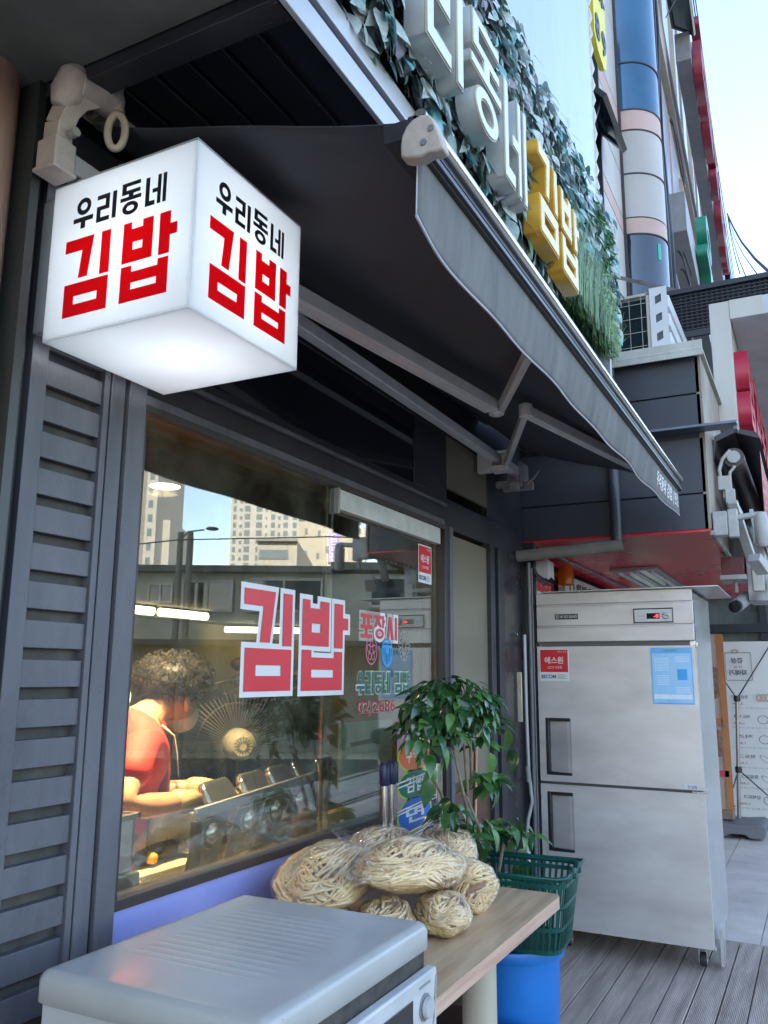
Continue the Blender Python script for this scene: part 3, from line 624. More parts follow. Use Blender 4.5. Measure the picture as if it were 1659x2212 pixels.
# ================= BAGS OF NOODLES =================
m_noo=mat('dried_strips',(.72,.47,.21),.5,c2=(.96,.73,.40,1),scale=14,var=.2,rvar=.1)
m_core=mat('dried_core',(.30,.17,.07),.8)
pg=glassmat('clear_plastic',tint=(.98,.97,.95),base=.08,k=.46,rough=.06,dirt=.006,dcol=(.8,.8,.8))
n=pg.node_tree; N=n.nodes; gl=[q for q in N if q.type=='BSDF_GLOSSY'][0]
tc=[q for q in N if q.type=='TEX_COORD'][0]; nz=N.new('ShaderNodeTexNoise'); nz.inputs['Scale'].default_value=45; nz.inputs['Detail'].default_value=3; nz.inputs['Distortion'].default_value=1.5; n.links.new(tc.outputs['Object'],nz.inputs[0])
bp=N.new('ShaderNodeBump'); bp.inputs['Strength'].default_value=1; bp.inputs['Distance'].default_value=.02; n.links.new(nz.outputs[0],bp.inputs['Height']); n.links.new(bp.outputs[0],gl.inputs['Normal'])
def bag(seed,c,r,rz,tilt,label,ends=(1,),nst=850,taper=.25):
    rr=random.Random(seed); so=Vector((seed*3.1,seed*1.7,0))
    M=Matrix.Translation(c)@Matrix.Rotation(R(rz),4,'Z')@Matrix.Rotation(R(tilt),4,'Y')
    root=thing('noodle_bag',label,'bag of noodles',(c[0],c[1],c[2]-r[2]*.9),'clear plastic bags of dried noodle strips on the table')
    def rad(d): return 1+.15*noise.noise(d*1.5+so)+.05*noise.noise(d*4+so)
    def surf(d,k=1.0):
        e=Vector((abs(d.x)**.85*math.copysign(1,d.x),d.y,d.z)); q=rad(d)*k
        tp=1-taper*abs(e.x)**1.5; return M@Vector((e.x*r[0]*q,e.y*r[1]*q*tp,e.z*r[2]*q*tp*(1 if d.z>0 else .8)-.02*e.x*e.x*r[0]))
    mb=MB()
    for i in range(nst):
        d=Vector((rr.gauss(0,1),rr.gauss(0,1),rr.gauss(0,1))).normalized()
        # strands run around in swirls: direction field
        t=d.cross(Vector((noise.noise(d*1.3+so),noise.noise(d*1.3+so+Vector((7,0,0))),.45+noise.noise(d*1.3+so+Vector((0,7,0)))))); 
        if t.length<.05: t=d.orthogonal()
        t.normalize(); t=(t+Vector((rr.gauss(0,.10),rr.gauss(0,.10),rr.gauss(0,.10)))).normalized()
        pts=[]; L=rr.uniform(.45,1.1); depth=rr.uniform(.89,1.0); cur=rr.uniform(-.5,.5)
        for k in range(6):
            pts.append(surf(d,depth-.05*((k-2.5)/2.5)**2)); t=(t-d*t.dot(d)).normalized(); t=(t+d.cross(t)*cur*.25).normalized()
            d=(d+t*L/5).normalized()
        mb.tube(pts,rr.uniform(.0034,.0050),4,caps=True,flat=.9)
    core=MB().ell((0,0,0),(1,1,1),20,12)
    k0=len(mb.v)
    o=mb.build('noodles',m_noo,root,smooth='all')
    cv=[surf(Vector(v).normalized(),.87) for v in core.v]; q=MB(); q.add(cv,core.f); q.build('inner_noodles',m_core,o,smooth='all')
    sh=MB().ell((0,0,0),(1,1,1),40,24); sv=[]
    for v in sh.v:
        d=Vector(v).normalized(); sv.append(surf(d,1.035+.035*abs(noise.noise(d*7+so))))
    q=MB(); q.add(sv,sh.f)
    for e in ends:
        base=surf(Vector((e,0,.15)).normalized(),.9); ax=(M.to_3x3()@Vector((e,0,.25))).normalized()
        u=(M.to_3x3()@Vector((0,1,0))).normalized(); w_=ax.cross(u)
        def flare(a,b):
            th=2*math.pi*a; rd=(.025+.05*b)*(1+.35*math.sin(th*5+b*3+seed)+.2*noise.noise(Vector((a*9,b*4,seed))))
            return base+ax*(.075*b)+u*math.cos(th)*rd+w_*math.sin(th)*rd*.45
        q.grid(flare,28,6)
    q.build('plastic_bag',pg,root,smooth='all')
    return root
bag(1,(2.13,1.27,.845),(.215,.13,.080),12,-8,'large noodle bag at the left end of the pile, its pointed end towards the window',(1,))
bag(2,(2.27,1.075,.868),(.235,.13,.078),-6,6,'biggest noodle bag, shiny and lying across the front on top of the pile',(-1,),1000)
bag(3,(2.58,1.33,.845),(.20,.10,.062),6,0,'noodle bag at the back of the pile, right under the metal rack poles',(),600)
bag(4,(2.66,1.13,.832),(.18,.10,.075),20,-8,'noodle bag at the back right of the pile with clear plastic at its tip',(1,))
bag(5,(2.50,.985,.775),(.085,.085,.085),-30,-20,'round noodle bag at the right end of the pile, resting on the bare table top',(-1,),520)
bag(6,(2.24,.965,.765),(.11,.08,.06),25,0,'noodle bag lowest at the front of the pile, right behind the microwave corner',(),600)
bag(7,(2.13,1.08,.762),(.12,.075,.055),10,0,'small flat noodle bag squeezed under the two big ones next to the microwave',(),480)
bag(8,(2.05,1.26,.765),(.14,.09,.05),0,0,'brownish noodle bag low at the left, half hidden behind the microwave lid',(),420)
# ================= MICROWAVE =================
mw=thing('microwave_oven','worn white microwave oven with a ribbed top standing in the foreground','microwave',(1.48,1.0,.55))
m_mw=mat('enamel_white',(.41,.405,.38),.38,c2=(.50,.49,.46,1),scale=2.2,detail=12,coat=.15,bump=.04,bscale=12,rvar=.06)
m_mwd=mat('enamel_side',(.44,.44,.43),.4,var=.06,scale=4)
x0,x1,y0_,y1_,zt=1.168,1.772,.80,1.285,.88
def top(u,v):
    x=x0+(x1-x0)*u; y=y0_+(y1_-y0_)*v
    ex=min(u,1-u)*(x1-x0); ey=min(v,1-v)*(y1_-y0_); 
    e1=max(0,1-ex/.014); e2=max(0,1-ey/.014); z=zt-.007*(e1**2+e2**2)
    # pressed ribs running away along y
    if .20<v<.86 and .23<u<.82:
        s=(u-.23)/.59*13; f=abs(s-round(s)); g=min(1,(v-.20)/.04,(.86-v)/.04)
        if 0<=round(s)<=13: z+=.0013*max(0,1-f*4.5)*max(0,g)
    return (x,y,z)
b=MB(); b.grid(top,220,60)
cv=b.build('top_cover',m_mw,mw,smooth='all')
def tc_(u,v,a,b_,nrm): pass
b=MB()
# rounded rim skirt
def skirt(u,v):
    per=[(x0,y0_),(x1,y0_),(x1,y1_),(x0,y1_),(x0,y0_)]
    t=u*4; i=min(3,int(t)); f=t-i; px=per[i][0]+(per[i+1][0]-per[i][0])*f; py=per[i][1]+(per[i+1][1]-per[i][1])*f
    nx,ny=((0,-1),(1,0),(0,1),(-1,0))[i]
    z=zt-.024-.05*v; o=.004*math.sin(math.pi*v)
    if i==0: z=zt-.024-(.045+.028*math.sin(min(1,max(0,(f-.1)/.85))*math.pi)*.35)*v
    return (px+nx*o,py+ny*o,z+(.0 if v else .012-.012))
per=roundrect(x0-.003,x1+.003,y0_-.003,y1_+.003,.018,5)
prof_=[(0,-.008),(.002,-.013),(.002,-.048),(-.004,-.053)]
vs=[];fs=[];m_=len(per)
cx,cy=(x0+x1)/2,(y0_+y1_)/2
for dx,dz in [(-.010,.0005),(-.003,-.003)]+prof_:
    for (a,c) in per:
        d=Vector((a-cx,c-cy,0)); d=Vector((math.copysign(1,d.x),math.copysign(1,d.y),0))
        vs.append((a+d.x*dx,c+d.y*dx,zt+dz-.004))
for j in range(5):
    for i in range(m_): fs.append((j*m_+i,j*m_+(i+1)%m_,(j+1)*m_+(i+1)%m_,(j+1)*m_+i))
MB().add(vs,fs).build('rim',m_mw,mw,smooth='all')
MB().box(x0+.006,x1-.006,y0_+.012,y1_-.004,.56,.872).build('case',m_mwd,mw,bevel=.004)
MB().box(x0+.012,x1-.012,y0_+.002,y0_+.0115,.78,.845).build('worn_gap',mat('gap_dark',(.05,.045,.04),.7,var=.5,scale=20,bump=.4,bscale=40),mw)
mb=MB().box(x0+.002,x1-.002,y0_-.024,y0_+.001,.56,.795).build('front_panel',mat('panel_offwhite',(.50,.50,.49),.35,coat=.2),mw,bevel=.005)
MB().box(x0+.03,x1-.125,y0_-.0265,y0_-.0245,.585,.765).build('door_window',mat('window_smoke',(.035,.033,.032),.12,spec=.6),mb,bevel=.001)
MB().lathe([(.020,0),(.020,.010),(.016,.014)],(x1-.066,y0_-.0255-.013,.735),28,'y').build('dial',mat('dial_white',(.42,.42,.42),.35),mb,smooth=True)
MB().lathe([(.026,0),(.026,.002)],(x1-.066,y0_-.0263,.735),28,'y').build('dial_ring',mat('dial_ring',(.2,.2,.2),.4),mb,smooth=True)
MB().box(x1-.092,x1-.040,y0_-.0262,y0_-.0243,.775,.779).build('caption',mat('print_grey',(.25,.25,.25),.5),mb)
MB().tube([(x1-.010,y0_-.026,.78),(x1-.022,y0_-.026,.70),(x1-.045,y0_-.026,.64)],.0015,6).build('seam_line',mat('seam_grey',(.3,.3,.3),.4),mb)
b=MB(); b.box(x0+.045,x0+.0465,y0_-.0036,y0_-.0028,zt-.054,zt-.012); b.box(x0-.0036,x0-.0028,y0_+.05,y0_+.0515,zt-.054,zt-.012); b.box(x1-.10,x1-.0985,y0_-.0036,y0_-.0028,zt-.054,zt-.014); b.build('seam',mat('seam_dark',(.10,.10,.09),.7),mw)
ms_=thing('microwave_stand','low dark metal stand under the microwave','stand',(1.48,1.0,0))
b=MB(); b.box(1.15,1.80,.78,1.3,.53,.5585); b.build('shelf',m_dark,ms_)
for a,c in ((1.17,.8),(1.78,.8),(1.17,1.28),(1.78,1.28)): MB().box(a-.015,a+.015,c-.015,c+.015,0,.5295).build('leg',m_dark,ms_)
# ================= BASKET AND BINS =================
m_bg=mat('basket_green',(.004,.075,.06),.3,var=.15,scale=10,transl=.05)
def basket(c,hx,hy,z0,z1,rz):
    o=thing('shopping_basket','dark green slotted plastic shopping basket resting on the blue bin','basket',(c[0],c[1],z0))
    M=Matrix.Translation((c[0],c[1],0))@Matrix.Rotation(R(rz),4,'Z')
    def P(x,y,z): return M@Vector((x,y,z))
    mb=MB(); tp=.84
    def wallpt(s,t):  # s 0..4 around, t 0..1 up
        i=int(s)%4; f=s-int(s); cs=[(-1,-1),(1,-1),(1,1),(-1,1)]; a=cs[i]; b=cs[(i+1)%4]
        k=tp+(1-tp)*t; x=(a[0]+(b[0]-a[0])*f)*hx*k; y=(a[1]+(b[1]-a[1])*f)*hy*k
        # round the corners
        r=.10; return P(x*(1-r*abs(y/(hy*k))**8),y*(1-r*abs(x/(hx*k))**8),z0+(z1-z0)*t)
    NS=17; W=.35
    hts=[(0,.06),(.30,.36),(.60,.66),(.88,.94)]
    for i in range(4):
        for k in range(NS):
            f0=(k)/NS; f1=(k+W)/NS
            a=wallpt(i+f0,0);b=wallpt(i+f1,0);c_=wallpt(i+f1,1);d=wallpt(i+f0,1)
            nin=(P(0,0,0)-Vector((a.x,a.y,0))); nin.z=0; nin=nin.normalized()*.003; nin.z=0
            mb.add([a,b,c_,d,a+nin,b+nin,c_+nin,d+nin],[(0,1,2,3),(7,6,5,4),(0,4,5,1),(1,5,6,2),(2,6,7,3),(3,7,4,0)])
    for h0,h1 in hts:
        pts=[]
        n=4*NS
        for k in range(n+1):
            s=4*k/n; s=min(s,3.9999) if k==n else s
            pts.append((wallpt(s%4,h0),wallpt(s%4,h1)))
        for k in range(n):
            a,d=pts[k];b,c_=pts[k+1]; nin=(P(0,0,0)-Vector((a.x,a.y,0))); nin.z=0; nin=nin.normalized()*.0036; nin.z=0
            out=nin*-.25
            mb.add([a+out,b+out,c_+out,d+out,a+nin,b+nin,c_+nin,d+nin],[(0,1,2,3),(7,6,5,4),(0,4,5,1),(1,5,6,2),(2,6,7,3),(3,7,4,0)])
    bx=mb.build('basket_wall',m_bg,o)
    mb=MB(); n=4*NS
    mb.tube([wallpt((4*k/n)%4,1.0)+Vector((0,0,.002)) for k in range(n+1)],.009,8,caps=False); mb.build('rim',m_bg,o,smooth='all')
    MB().add([wallpt(i,0)+Vector((0,0,.002)) for i in range(4)],[(0,1,2,3)]).build('base',m_bg,o)
    # folded bail handles lying along the rim
    for sg_ in (-1,1):
        q=MB(); q.tube([P(sg_*hx*.3,-hy*1.02,z1+.012),P(sg_*hx*.95,-hy*1.02,z1+.010),P(sg_*hx*1.04,-hy*.9,z1+.008),P(sg_*hx*1.04,hy*.9,z1+.008),P(sg_*hx*.95,hy*1.02,z1+.010),P(sg_*hx*.3,hy*1.02,z1+.012)],.0055,8)
        q.tube([P(sg_*hx*.3,-hy*1.02,z1-.01),P(sg_*hx*.3,-hy*1.02,z1+.024)],.010,8); q.build('handle',m_bg,o,smooth='all')
    return o
basket((3.03,1.03,0),.165,.215,.495,.735,4)
m_bin=mat('blue_plastic',(.012,.16,.52),.35,var=.12,scale=5,rvar=.1,transl=.04)
b1=thing('blue_bin','tall blue plastic bin carrying the green basket','bin',(3.05,1.05,0))
MB().lathe([(.150,.0),(.160,.25),(.168,.46),(.166,.46),(.155,.10),(.0,.02)],(3.05,1.05,0),48,cap=False).build('body',m_bin,b1,smooth=True)
MB().lathe([(.168,.452),(.184,.458),(.188,.475),(.184,.492),(.170,.492),(.163,.478)],(3.05,1.05,0),48,cap=False).build('rim',m_bin,b1,smooth=True)
b2=thing('blue_tub','low dark blue plastic tub under the table, only its rim in view','tub',(2.68,1.0,0))
MB().lathe([(.13,.0),(.165,.29),(.158,.29),(.12,.02),(0,.02)],(2.66,.93,0),48,cap=False).build('body',mat('tub_blue',(.015,.08,.22),.35),b2,smooth=True)
MB().tube([(2.66+.166*math.cos(t*math.pi/24),.93+.166*math.sin(t*math.pi/24),.292) for t in range(49)],.008,8,caps=False).build('rim',mat('tub_blue',(.015,.08,.22),.35),b2,smooth=True)
# ================= POTTED PLANT =================
pt=thing('potted_plant','leafy potted coffee plant with glossy drooping dark leaves between the window and the door','plant',(3.02,1.2,0))
MB().lathe([(.11,0),(.15,.30),(.16,.31),(.16,.34),(.145,.34),(.14,.30),(0,.30)],(3.02,1.2,0),32,cap=False).build('pot',mat('pot_dark',(.05,.03,.025),.5),pt,smooth=True)
m_st=mat('bark_pale',(.20,.15,.10),.7,var=.3,scale=30)
m_lf=[mat('leaf_dark',(.028,.082,.026),.17,var=.4,scale=25,transl=.10,rvar=.06,spec=.7),mat('leaf_mid',(.05,.15,.035),.25,var=.35,scale=25,transl=.15,rvar=.06,spec=.6),mat('leaf_light',(.09,.22,.05),.35,var=.3,scale=25,transl=.25)]
rnd.seed(21)
st=MB(); lf=MB()
def pl_leaf(p,d,L,m):
    lf.m=m; leaf(lf,p,d,Vector((rnd.uniform(-.3,.3),rnd.uniform(-.6,.1),1)),L,L*rnd.uniform(.50,.62),rnd.uniform(.25,.7),.22,6)
B=Vector((3.02,1.2,.3)); CT=Vector((2.80,1.17,1.20))
def crown_mass(c,rx,ry,rz,n,Lr,m_w):
    for i in range(n):
        d=Vector((rnd.gauss(0,1),rnd.gauss(0,1),rnd.gauss(0,.9))).normalized(); q=rnd.uniform(.55,1)**.7
        p=c+Vector((d.x*rx*q,d.y*ry*q,d.z*rz*q))
        out=Vector((d.x,d.y,0)); out=out if out.length>.1 else Vector((rnd.gauss(0,1),rnd.gauss(0,1),0)); out.normalize()
        dd=out*rnd.uniform(.5,1)+Vector((0,0,rnd.uniform(-.85,.35)))+Vector((rnd.gauss(0,.3),rnd.gauss(0,.3),0))
        r=rnd.random(); pl_leaf(p,dd,rnd.uniform(*Lr),0 if r<m_w else 1 if r<m_w+.22 else 2)
stems=[[(3.02,1.2,.3),(2.92,1.15,.75),(2.84,1.13,.95),(2.73,1.14,1.18)],[(3.03,1.18,.3),(2.95,1.16,.8),(2.90,1.15,1.0),(2.85,1.15,1.25)],[(3.0,1.22,.3),(2.88,1.2,.8),(2.78,1.2,1.0),(2.62,1.2,1.14)],[(3.05,1.2,.3),(2.97,1.18,.8),(2.99,1.17,1.05),(2.97,1.17,1.26)],[(3.04,1.16,.3),(3.07,1.12,.6),(3.12,1.1,.78),(3.16,1.09,.86)],[(3.0,1.14,.3),(2.9,1.1,.7),(2.86,1.09,.88),(2.76,1.1,1.0)]]
for s in stems: st.tube(s,[.012,.008,.006,.004],8)
crown_mass(Vector((2.76,1.16,1.30)),.22,.16,.10,320,(.042,.070),.62)
crown_mass(Vector((2.62,1.17,1.21)),.13,.10,.08,80,(.045,.075),.60)
crown_mass(Vector((2.98,1.14,1.20)),.11,.10,.08,45,(.045,.075),.5)
crown_mass(Vector((2.66,1.11,.97)),.06,.05,.03,22,(.04,.07),.6)
crown_mass(Vector((2.72,1.10,.90)),.05,.04,.04,8,(.05,.09),.7)
crown_mass(Vector((3.02,1.13,1.03)),.06,.05,.04,18,(.05,.08),.5)
crown_mass(Vector((2.93,1.16,.86)),.17,.11,.045,90,(.045,.075),.65)
crown_mass(Vector((3.18,1.09,.83)),.08,.07,.05,22,(.05,.08),.35)
crown_mass(Vector((3.30,1.07,.77)),.05,.05,.04,6,(.06,.09),.1)
for p,d in (((3.12,1.06,.72),(.2,-.2,-1)),((3.16,1.05,.70),(.8,-.1,-.6)),((3.22,1.05,.73),(.3,-.1,-1)),((3.0,1.05,.72),(-.3,-.3,-1)),((3.05,1.12,1.12),(.1,-.2,-1)),((3.08,1.11,1.0),(.1,-.2,-1)),((3.07,1.11,1.05),(-.1,-.2,-1)),((2.55,1.13,1.12),(-.5,-.1,-.9)),((2.52,1.13,1.08),(-.2,0,-1)),((3.2,1.1,1.2),(.5,0,-.8)),((3.24,1.1,1.12),(.3,0,-1))):
    pl_leaf(Vector(p),d,.09,rnd.choice((0,1,2)))
st.build('stem',m_st,pt,smooth='all'); lf.build('foliage',m_lf,pt,smooth='all')

# ================= METAL RACK, POSTER, STICK =================
rk=thing('folding_rack','folded chrome drying rack with navy plastic caps leaning behind the plant','rack',(2.85,1.36,0))
m_chr=mat('chrome',(.55,.53,.50),.16,metal=1,var=.05,rvar=.05); m_cap=mat('navy_cap',(.012,.018,.06),.35)
for x,y in ((2.615,1.335),(2.665,1.335),(2.70,1.345),(3.11,1.36),(3.145,1.365)):
    MB().tube([(x,y,.02),(x,y,1.075)],.0125,16).build('pole',m_chr,rk,smooth=True)
for x,y,z in ((2.615,1.335,1.07),(2.665,1.335,1.07),(2.70,1.345,1.07),(3.11,1.36,1.10),(3.145,1.365,1.10)):
    MB().lathe([(.015,-.035),(.018,-.03),(.018,.03),(.013,.04)],(x,y,z),16).build('cap',m_cap,rk,smooth=True)
MB().lathe([(.03,-.02),(.034,0),(.03,.02)],(3.11,1.345,1.155),20,'x').build('cap',m_cap,rk,smooth=True)
b=MB(); b.tube([(2.88,1.33,1.135),(3.11,1.34,1.145)],.010,12)
for z in (1.045,1.03,.95,.94,.865,.85,.84): b.tube([(2.70,1.345,z-.02),(3.12,1.36,z)],.0035,8)
b.build('rail',m_chr,rk,smooth=True)
mp=thing('menu_banner','narrow menu banner with orange, green and blue ovals on the pink panel behind the rack','banner',(3.07,1.44,.8))
B0=MB().box(2.93,3.24,1.4425,1.4445,.5,1.2).build('sheet',m_pink,mp)
m_lime=mat('lime',(.45,.60,.05),.4)
def oval(z,h,c,t,nm):
    flat([ring(3.085,z,.155,h/2,40)],(0,1.442,0),X,Z,-Y,.0006,'oval_edge',m_lime,mp)
    o=flat([ring(3.085,z,.145,h/2-.008,40)],(0,1.4410,0),X,Z,-Y,.0006,'oval',mat(nm,c,.35,var=.06),mp)
    text(t,(3.0,1.4402,z-.028),X,Z,-Y,.17,.06,.0004,'lettering',m_wt2,o,bold=.02)
m_wt2=mat('print_bright',(.75,.75,.75),.4)
oval(1.095,.13,(.72,.16,.06),'주먹밥','oval_orange'); oval(.985,.12,(.01,.16,.10),'김밥','oval_green'); oval(.875,.14,(.01,.14,.55),'면','oval_blue')
flat([ring(3.08,1.19,.05,.028,20)],(0,1.441,0),X,Z,-Y,.0006,'oval',mat('oval_red',(.65,.02,.05),.35),mp)
sk=thing('steel_rod','thin brown steel rod leaning against the door frame behind the plant','rod',(3.45,1.32,0))
MB().tube([(3.28,1.30,0),(3.66,1.40,1.35)],.010,12).build('rod',mat('bronze_rod',(.25,.13,.07),.25,metal=.7),sk,smooth=True)

# ================= WINDOW LETTERING =================
m_out=mat('vinyl_white',(.66,.66,.66),.45,var=.03); m_vr=mat('vinyl_signal_red',(.62,.035,.05),.4,var=.03)
def decal(g,x,z,w,h,m,e,m2=None,y=1.4602,par=None):
    par=par or win
    for k_,lp in enumerate(comps(G[g])):
        flat([[(a*w,b*h) for a,b in l] for l in (lp[:1] if e>.008 and w>.2 else lp)],(x,y+.0012-.00012*k_,z),X,Z,-Y,.0001,'letter_outline',m2 or m_out,par,offset=e)
    glyph(g,(x,y-.0008,z),X,Z,-Y,w,h,.0004,'letter',m,par)
decal('gim',1.965,1.35,.25,.295,m_vr,.016)
decal('bap',2.275,1.348,.295,.29,m_vr,.016)
for g,x in (('po',2.695),('jang',2.80),('si',2.905)): decal(g,x,1.533,.085,.088,m_vr,.012,y=1.477)
m_gn=mat('vinyl_green',(.015,.12,.10),.4)
for g,x in (('u',2.668),('ri',2.735),('dong',2.805),('ne',2.873),('gim',2.975),('bap',3.045)): decal(g,x,1.332,.058,.078,m_gn,.005,mat('vinyl_cream',(.55,.56,.42),.5),y=1.477)
for k,m,e in ((0,mat('vinyl_cream',(.55,.56,.42),.5),.05),(1,mat('vinyl_dark_red',(.45,.015,.03),.4),.012)):
    text('02)2686-',(2.672,1.4765-.0008*k,1.250),X,Z,-Y,.33,.058,.0004,'lettering',m,win,bold=e)
# round emblems
MB_=MB()
def ringloops(cx,cz,rx,rz,w): return [ring(cx,cz,rx,rz,32),ring(cx,cz,rx-w,rz-w,32)]
em=mat('emblem_pink',(.55,.16,.24),.45); eb=mat('emblem_blue',(.03,.28,.60),.45); ew=mat('emblem_white',(.42,.42,.42),.45)
def place(lp,m,nm): flat(lp,(0,1.4768,0),X,Z,-Y,.0004,nm,m,win)
place(ringloops(2.778,1.488,.045,.052,.005),em,'emblem')
for a in range(5):
    t=R(90+72*a); place(ringloops(2.778+.022*math.cos(t),1.488+.026*math.sin(t),.013,.015,.004),em,'emblem')
place([ring(2.905,1.485,.047,.055,36)]+[[(x0_,z0_),(x0_+w_,z0_),(x0_+w_,z0_+h_),(x0_,z0_+h_)] for x0_,z0_,w_,h_ in ((2.885,1.45,.006,.05),(2.898,1.44,.006,.04),(2.911,1.44,.006,.04),(2.924,1.45,.006,.05),(2.872,1.512,.03,.006),(2.908,1.512,.03,.006),(2.890,1.524,.032,.005),(2.868,1.47,.006,.03),(2.937,1.47,.006,.03))],eb,'emblem')
for a in range(16):
    t=2*math.pi*a/16; cx_,cz_=3.055+.032*math.cos(t),1.515+.042*math.sin(t); d1=(math.cos(t),1.25*math.sin(t)); n_=math.hypot(*d1); d1=(d1[0]/n_,d1[1]/n_); d2=(-d1[1],d1[0])
    el=lambda ra,rb:[(cx_+d1[0]*ra*math.cos(q)+d2[0]*rb*math.sin(q),cz_+d1[1]*ra*math.cos(q)+d2[1]*rb*math.sin(q)) for q in [2*math.pi*i/16 for i in range(16)]]
    place([el(.022,.0085),el(.0195,.0062)],ew,'emblem')
ws=secom(1.4765,3.19,3.325,1.785,1.948,win,N=-Y,U=X,fl=True)

# ================= NEIGHBOUR CANOPY =================
nb=thing('neighbour_canopy','dark clad shop canopy box with a glossy red underside jutting out over the fridge','canopy',(5,1,2.15))
m_clad=mat('clad_slate',(.040,.045,.058),.5,var=.12,scale=3)
MB().box(4.64,8.8,.48,1.6,2.165,3.13).build('core',m_dark,nb)
b=MB()
for z0,z1 in ((2.16,2.352),(2.36,2.66),(2.70,2.905),(2.913,3.12)): b.box(4.62,4.6395,.462,1.6,z0,z1)
b.build('cladding',m_clad,nb,bevel=.002)
b=MB(); b.box(4.50,4.62,.285,1.45,2.688,2.697); b.box(4.54,4.552,.285,1.45,2.697,2.712); b.box(4.545,4.62,.285,.305,2.665,2.71); b.build('metal_beam',mat('beam_steel',(.13,.15,.19),.35,metal=.4),nb)
b=MB(); b.box(4.55,8.8,.43,1.6,3.131,3.145); b.box(4.55,4.56,.43,1.6,3.10,3.131); b.box(4.56,4.575,.43,1.6,3.145,3.19); b.build('flashing',mat('flashing_pale',(.42,.42,.36),.5,c2=(.50,.50,.46,1),scale=6,bump=.2,bscale=30),nb,bevel=.002)
MB().box(4.62,8.8,.452,.4795,2.165,3.1305).build('front_fascia',mat('fascia_beige',(.36,.32,.25),.6,c2=(.16,.12,.10,1),scale=4,stretch=(1,1,.6)),nb)
m_rs=mat('red_gloss_panel',(.58,.02,.035),.28,c2=(.66,.035,.05,1),scale=1.5,spec=.4,rvar=.08,bump=.15,bscale=2)
MB().box(4.62,8.8,.455,1.6,2.150,2.1645).build('soffit',m_rs,nb)
b=MB(); n=60
for i in range(n): b.lathe([(.014,-.02),(.014,.02)],(4.66+i*.068,.452,2.146),6,'x')
for i in range(40): b.lathe([(.011,-.018),(.011,.018)],(5.0+i*.06,1.42,2.142),6,'x')
b.build('rope_light',mat('rope_light_grey',(.28,.26,.24),.5),nb)
lt=MB(); lt.box(5.95,7.45,.95,1.27,2.128,2.1495); L_=lt.build('light_fixture',mat('fixture_frame',(.32,.30,.30),.4,metal=.5),nb,bevel=.003)
for y in (1.0,1.11,1.22): MB().tube([(6.0,y,2.122),(7.4,y,2.122)],.013,10).build('tube_lamp',mat('lamp_off',(.55,.55,.55),.3),L_,smooth=True)
b=MB(); b.box(5.98,7.42,1.03,1.08,2.1245,2.1275); b.box(5.98,7.42,1.14,1.19,2.1245,2.1275); b.build('reflector',mat('mirror_strip',(.8,.8,.8),.1,metal=1),L_)
# drain pipe on the canopy side and the grey pipe over the fridge
dp=thing('drain_pipe','dark vertical drainpipe on the slate canopy side','pipe',(4.57,.93,2.1))
MB().tube([(4.57,.93,3.10),(4.57,.93,2.12)],.032,18).build('pipe',mat('pipe_slate',(.045,.048,.06),.4),dp,smooth=True)
gp=thing('grey_pipe','pale grey pipe running flat over the top of the fridge','pipe',(4.5,1.1,2.06))
q=MB(); q.tube([(4.47,1.46,2.055),(4.50,.885,2.085)],.032,20,caps=False); q.tube([(4.50,.885,2.085),(4.47,1.46,2.055)],.027,20,caps=False); q.tube([(4.492,1.04,2.077),(4.492,1.04,2.077+.001),],.034,20); q.build('pipe',mat('pipe_grey',(.20,.19,.18),.5,var=.2,scale=8),gp,smooth=True)
# wall behind and above the fridge with signs and meter box
nw=thing('neighbour_shop','shop front behind the fridge with red wall and black door frame','shop',(6,1.5,0))
MB().box(4.6,8.6,1.63,1.75,1.75,2.16).build('wall',mat('shop_red',(.36,.02,.03),.4),nw)
MB().box(4.6,8.6,1.63,1.75,0,1.749).build('wall',mat('shop_dark',(.05,.05,.05),.4),nw)
MB().box(4.60,4.64,1.405,1.6,0,2.15).build('end_post',mat('end_panel_black',(.018,.018,.024),.28),nw)
sg1=thing('round_logo_signboard','white signboard with a round green mark and black letters, partly hidden behind the fridge top','sign',(6.3,1.6,1.9))
MB().box(5.8,7.6,1.55,1.6,1.88,2.10).build('panel',mat('board_white',(.62,.62,.60),.4),sg1)
flat([ring(5.98,2.02,.07,.06,24),ring(5.98,2.02,.045,.035,24)],(0,1.549,0),X,Z,-Y,.002,'logo',mat('logo_green',(.02,.09,.05),.4),sg1)
text('원씨네 김밥집',(6.1,1.549,1.96),X,Z,-Y,.95,.11,.002,'lettering',m_blk,sg1,bold=.03)
s2=thing('wall_security_sign','square red security sticker on the wall behind the fridge, under the grey pipe','sticker',(4.9,1.5,1.95))
secom(1.50,4.95,5.25,1.83,2.13,s2,N=-Y,U=X,fl=True)
bc=thing('orange_beacon','small orange warning light on the wall above the fridge','lamp',(5.4,1.4,2))
MB().lathe([(.05,0),(.055,.06),(.045,.12),(.0,.125)],(5.45,1.45,1.99),16,cap=False).build('lens',mat('amber',(.7,.18,.01),.2,transl=.5),bc,smooth=True)
jb=thing('junction_box','small white junction box with loose cables on the wall over the fridge','junction box',(4.75,1.42,2))
MB().box(4.66,4.78,1.34,1.42,1.94,2.05).build('box',mat('box_white',(.45,.43,.42),.5),jb,bevel=.004)
b=MB()
for i in range(5): b.tube([(4.62+.02*i,1.42,2.05-.02*i),(4.60+.02*i,1.40,1.97),(4.63,1.36-.02*i,1.90),(4.68,1.33,1.95)],.004,6)
b.build('cable',m_dark,jb,smooth='all')
vc=thing('wall_conduit','grey vertical conduit with clips on the end panel edge beside the fridge','conduit',(4.56,1.425,0))
